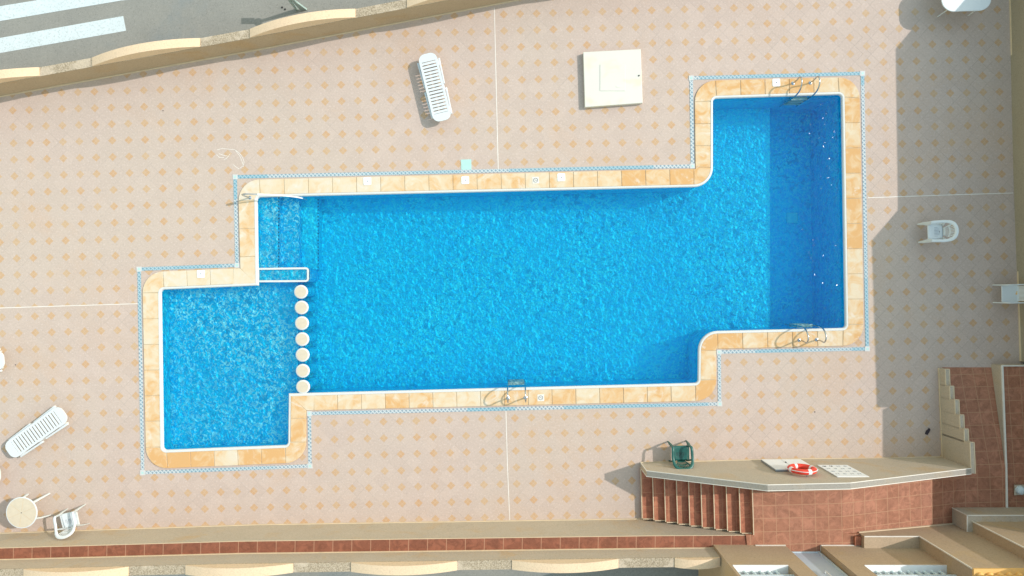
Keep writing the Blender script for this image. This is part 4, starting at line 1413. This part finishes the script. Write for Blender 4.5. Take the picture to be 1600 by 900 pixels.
# ---- reclining armchair at the eastern wall
rc = empty('reclining_chair', (14.7, -.17, 0), R(1)); tag(rc, 'white reclining garden chair with its back to the eastern wall', 'chair')
m = MB()
m.box(-.27, .20, -.235, .235, .385, .41)
m.build('seat', M['plastic'], rc, bevel=.008)
m = MB()
for i in range(12):
    y = -.20 + i * .0365
    m.bar((.21, y, .42), (.50, y * 1.0, .98), .024, .012)
m.bar((.205, -.22, .415), (.205, .22, .415), .03, .03); m.bar((.50, -.22, .99), (.50, .22, .99), .04, .03)
m.build('backrest', M['plastic'], rc)
for sy in (-1, 1):
    m = MB(); m.tube(smooth_path([(-.24, sy * .262, 0), (-.235, sy * .262, .3), (-.22, sy * .262, .57), (-.1, sy * .264, .615), (.2, sy * .264, .63), (.42, sy * .25, .64)]), .02, 8)
    m.build('armrest', M['plastic'], rc, smooth=True)
    m = MB(); m.tube([(.40, sy * .25, 0), (.10, sy * .25, .40)], .02, 8); m.build('leg', M['plastic'], rc, smooth=True)
    m = MB(); m.bar((-.23, sy * .245, .395), (.21, sy * .245, .395), .03, .03); m.build('seat_rail', M['plastic'], rc)
m = MB()
m.lathe((.16, .0, .4105), [(.03, 0), (.02, .003)], 9); m.lathe((.17, .05, .4105), [(.02, 0), (.012, .003)], 9)
m.build('rust_stain', M['yellow'], rc)

# ---- wall furniture: cabinet doors, rules sign, lifebuoy
yw = lambda x: SN(x)
cb = empty('meter_cabinet', (8.0, yw(8.0), 0)); tag(cb, 'white two door cabinet on the stair wall behind the lifebuoy', 'cabinet')
m = MB(); m.box(-.60, .585, .002, .045, .22, 1.36); m.build('cabinet_body', M['mid'], cb)
for x0, x1 in ((-.595, -.03), (-.012, .58)):
    m = MB(); m.box(x0, x1, .045, .062, .23, 1.35); m.build('door', M['white'], cb, bevel=.004)
m = MB(); m.lathe((-.02, .07, .62), [(.02, -.02), (.02, .02)], 8); m.build('lock', M['dark'], cb)
sg = empty('rules_sign', (9.25, yw(9.25), 0)); tag(sg, 'white pool rules board with rows of small pictograms, east of the lifebuoy', 'sign')
m = MB(); m.box(-.43, .43, .003, .022, .80, 2.02); m.build('board', M['white'], sg)
rnd = random.Random(4)
def picto(mm, cx_, cz_, s_, kind):
    y0, y1 = .0225, .0255
    def rc_(x0, x1, z0, z1): mm.box(cx_ + x0 * s_, cx_ + x1 * s_, y0, y1, cz_ + z0 * s_, cz_ + z1 * s_)
    if kind == 0:
        rc_(-.5, .5, -.2, .2); rc_(-.15, .15, .25, .55)
    elif kind == 1:
        rc_(-.5, -.3, -.4, .4); rc_(.3, .5, -.4, .4); rc_(-.29, .29, -.1, .1)
    elif kind == 2:
        rc_(-.5, .5, .2, .35); rc_(-.5, .5, -.05, .1); rc_(-.5, .3, -.35, -.2)
    else:
        rc_(-.12, .12, .1, .5); rc_(-.4, .4, -.15, .05); rc_(-.35, -.15, -.5, -.2); rc_(.15, .35, -.5, -.2)
m = MB(); picto(m, -.30, .95, .11, 0); picto(m, -.10, .95, .11, 3)
m.build('bold_pictogram', M['dark'], sg)
m = MB()
for i in range(4):
    for j in range(4):
        if j == 0 and i < 2: continue
        picto(m, -.30 + i * .2, .95 + j * .27, .09, rnd.choice([1, 2, 3]))
m.build('pictogram', M['mid'], sg)
lr = empty('lifebuoy', (8.03, yw(8.03) + .135, 1.62)); tag(lr, 'orange red lifebuoy with white bands hanging on the stair wall', 'lifebuoy')
m = MB(); RR = .31
m.tube([(RR * math.cos(a * math.pi / 24), 0, RR * math.sin(a * math.pi / 24)) for a in range(48)], .075, 14, closed=True)
m.build('ring', M['red'], lr, smooth=True)
for a0 in (70, 160, 250, 340):
    m = MB(); m.tube([(RR * math.cos(R(a0 + k * 4)), 0, RR * math.sin(R(a0 + k * 4))) for k in range(5)], .0785, 14); m.build('band', M['white'], lr, smooth=True)
m = MB(); m.tube([((.40 + .012 * math.cos(4 * a * math.pi / 20)) * math.cos(a * math.pi / 20), .02 , (.40 + .012 * math.cos(4 * a * math.pi / 20)) * math.sin(a * math.pi / 20)) for a in range(40)], .009, 6, closed=True); m.build('rope', M['white'], lr)
m = MB(); m.bar((0, -.13, .30), (0, .0, .30), .03, .03); m.build('hook', M['chrome'], lr)

# ---- bulkhead lamp on the platform
v = W(1596.5, 767, .75)
lp = empty('bulkhead_lamp', (v.x, v.y, .64)); tag(lp, 'round white bulkhead lamp on a square plate on the terracotta platform', 'lamp')
m = MB(); m.box(-.15, .15, -.15, .15, 0, .03); m.build('plate', M['stucco_grey'], lp, bevel=.005)
m = MB(); m.lathe((0, 0, .03), [(.13, 0), (.125, .06), (.10, .10), (.05, .12), (.02, .122)], 20); m.build('lamp_shade', M['bluewhite'], lp, smooth=True)

# ---- metal stand on the street behind the northern wall
v = W(463.5, 21, -.05)
ms = empty('metal_stand', (v.x, v.y + .12, -.055)); tag(ms, 'pale teal metal stand with slanted braces on the street behind the wall', 'stand')
m = MB(); m.tube([(0, 0, 0), (0, .0, 1.0)], .04, 10); m.build('post', M['tealmetal'], ms, smooth=True)
m = MB(); m.hexa([(.10, -.01, 0.02), (.26, -.01, 0.02), (.26, .01, 0.02), (.10, .01, 0.02)], [(.02, -.01, .95), (.12, -.01, .95), (.12, .01, .95), (.02, .01, .95)]); m.build('brace', M['tealmetal'], ms)
m = MB(); m.bar((.30, .0, .0), (.05, .0, .98), .05, .03); m.build('strut', M['tealmetal'], ms)
m = MB(); m.lathe((0, 0, 1.0), [(.12, 0), (.12, .02), (.09, .04)], 16); m.box(-.5, -.12, -.06, .12, 1.0, 1.02); m.build('top_plate', M['tealmetal'], ms)
for p in ((441, 11.5), (445.5, 14.5)):
    v = W(p[0], p[1], -.05)
    m = MB(); m.lathe((0, 0, 0), [(.025, 0), (.028, .02), (.012, .035)], 8)
    o = m.build('pebble', M['dark'], loc=(v.x, v.y, -.058)); tag(o, 'small dark pebble on the asphalt beside the metal stand', 'pebble', 'dark pebbles on the asphalt')

# ---- leaf, chalk scribble, droppings
v = W(1447.5, 676)
m = MB(); m.face([(-.05, -.04, .012), (.03, -.07, .006), (.08, .02, .02), (.04, .12, .03), (-.02, .06, .012)]); m.face([(.04, .12, .03), (.08, .02, .02), (.10, .10, .045), (.05, .16, .04)])
o = m.build('dry_leaf', M['leaf'], loc=(v.x, v.y, .0)); s_ = o.modifiers.new('s', 'SOLIDIFY'); s_.thickness = .004
tag(o, 'dark dry leaf lying on the shaded tiles', 'leaf')
m = MB()
def scr(pts, r_=.006):
    for p, q_ in zip(pts, pts[1:]):
        a = W(*p); b = W(*q_)
        d = (b - a); d.normalize(); nn = Vector((-d.y, d.x, 0)) * r_
        z = Vector((0, 0, .0025))
        m.face([a + nn + z, b + nn + z, b - nn + z, a - nn + z])
scr([(339, 234), (348, 232), (357, 233), (367, 234), (374, 239), (379, 246), (381.5, 253), (380, 259), (375, 263)])
scr([(367, 234), (372, 240), (376, 246), (379, 255), (381, 261)])
scr([(342, 240), (350, 243), (358, 244), (352, 249)])
scr([(360, 240), (355, 246), (350, 250)])
scr([(364, 257), (369, 261), (374, 264)])
scr([(338, 241), (343, 246), (350, 246)])
o = m.build('chalk_scribble', M['joint']); tag(o, 'thin white scribbled stain on the tiles north west of the pool', 'stain')
for i, (p, lb) in enumerate((((255, 173), 'tiny dark pebble on the tiles below the garden wall'), ((1273, 643.5), 'tiny dark pebble on the tiles below the deep end'), ((24.5, 570), 'tiny dark pebble on the tiles beside the cut off lounger'))):
    v = W(*p); m = MB(); m.lathe((0, 0, 0), [(.014, 0), (.016, .01), (.006, .018)], 7)
    o = m.build('pebble', M['dark'], loc=(v.x, v.y, .001)); tag(o, lb, 'pebble')
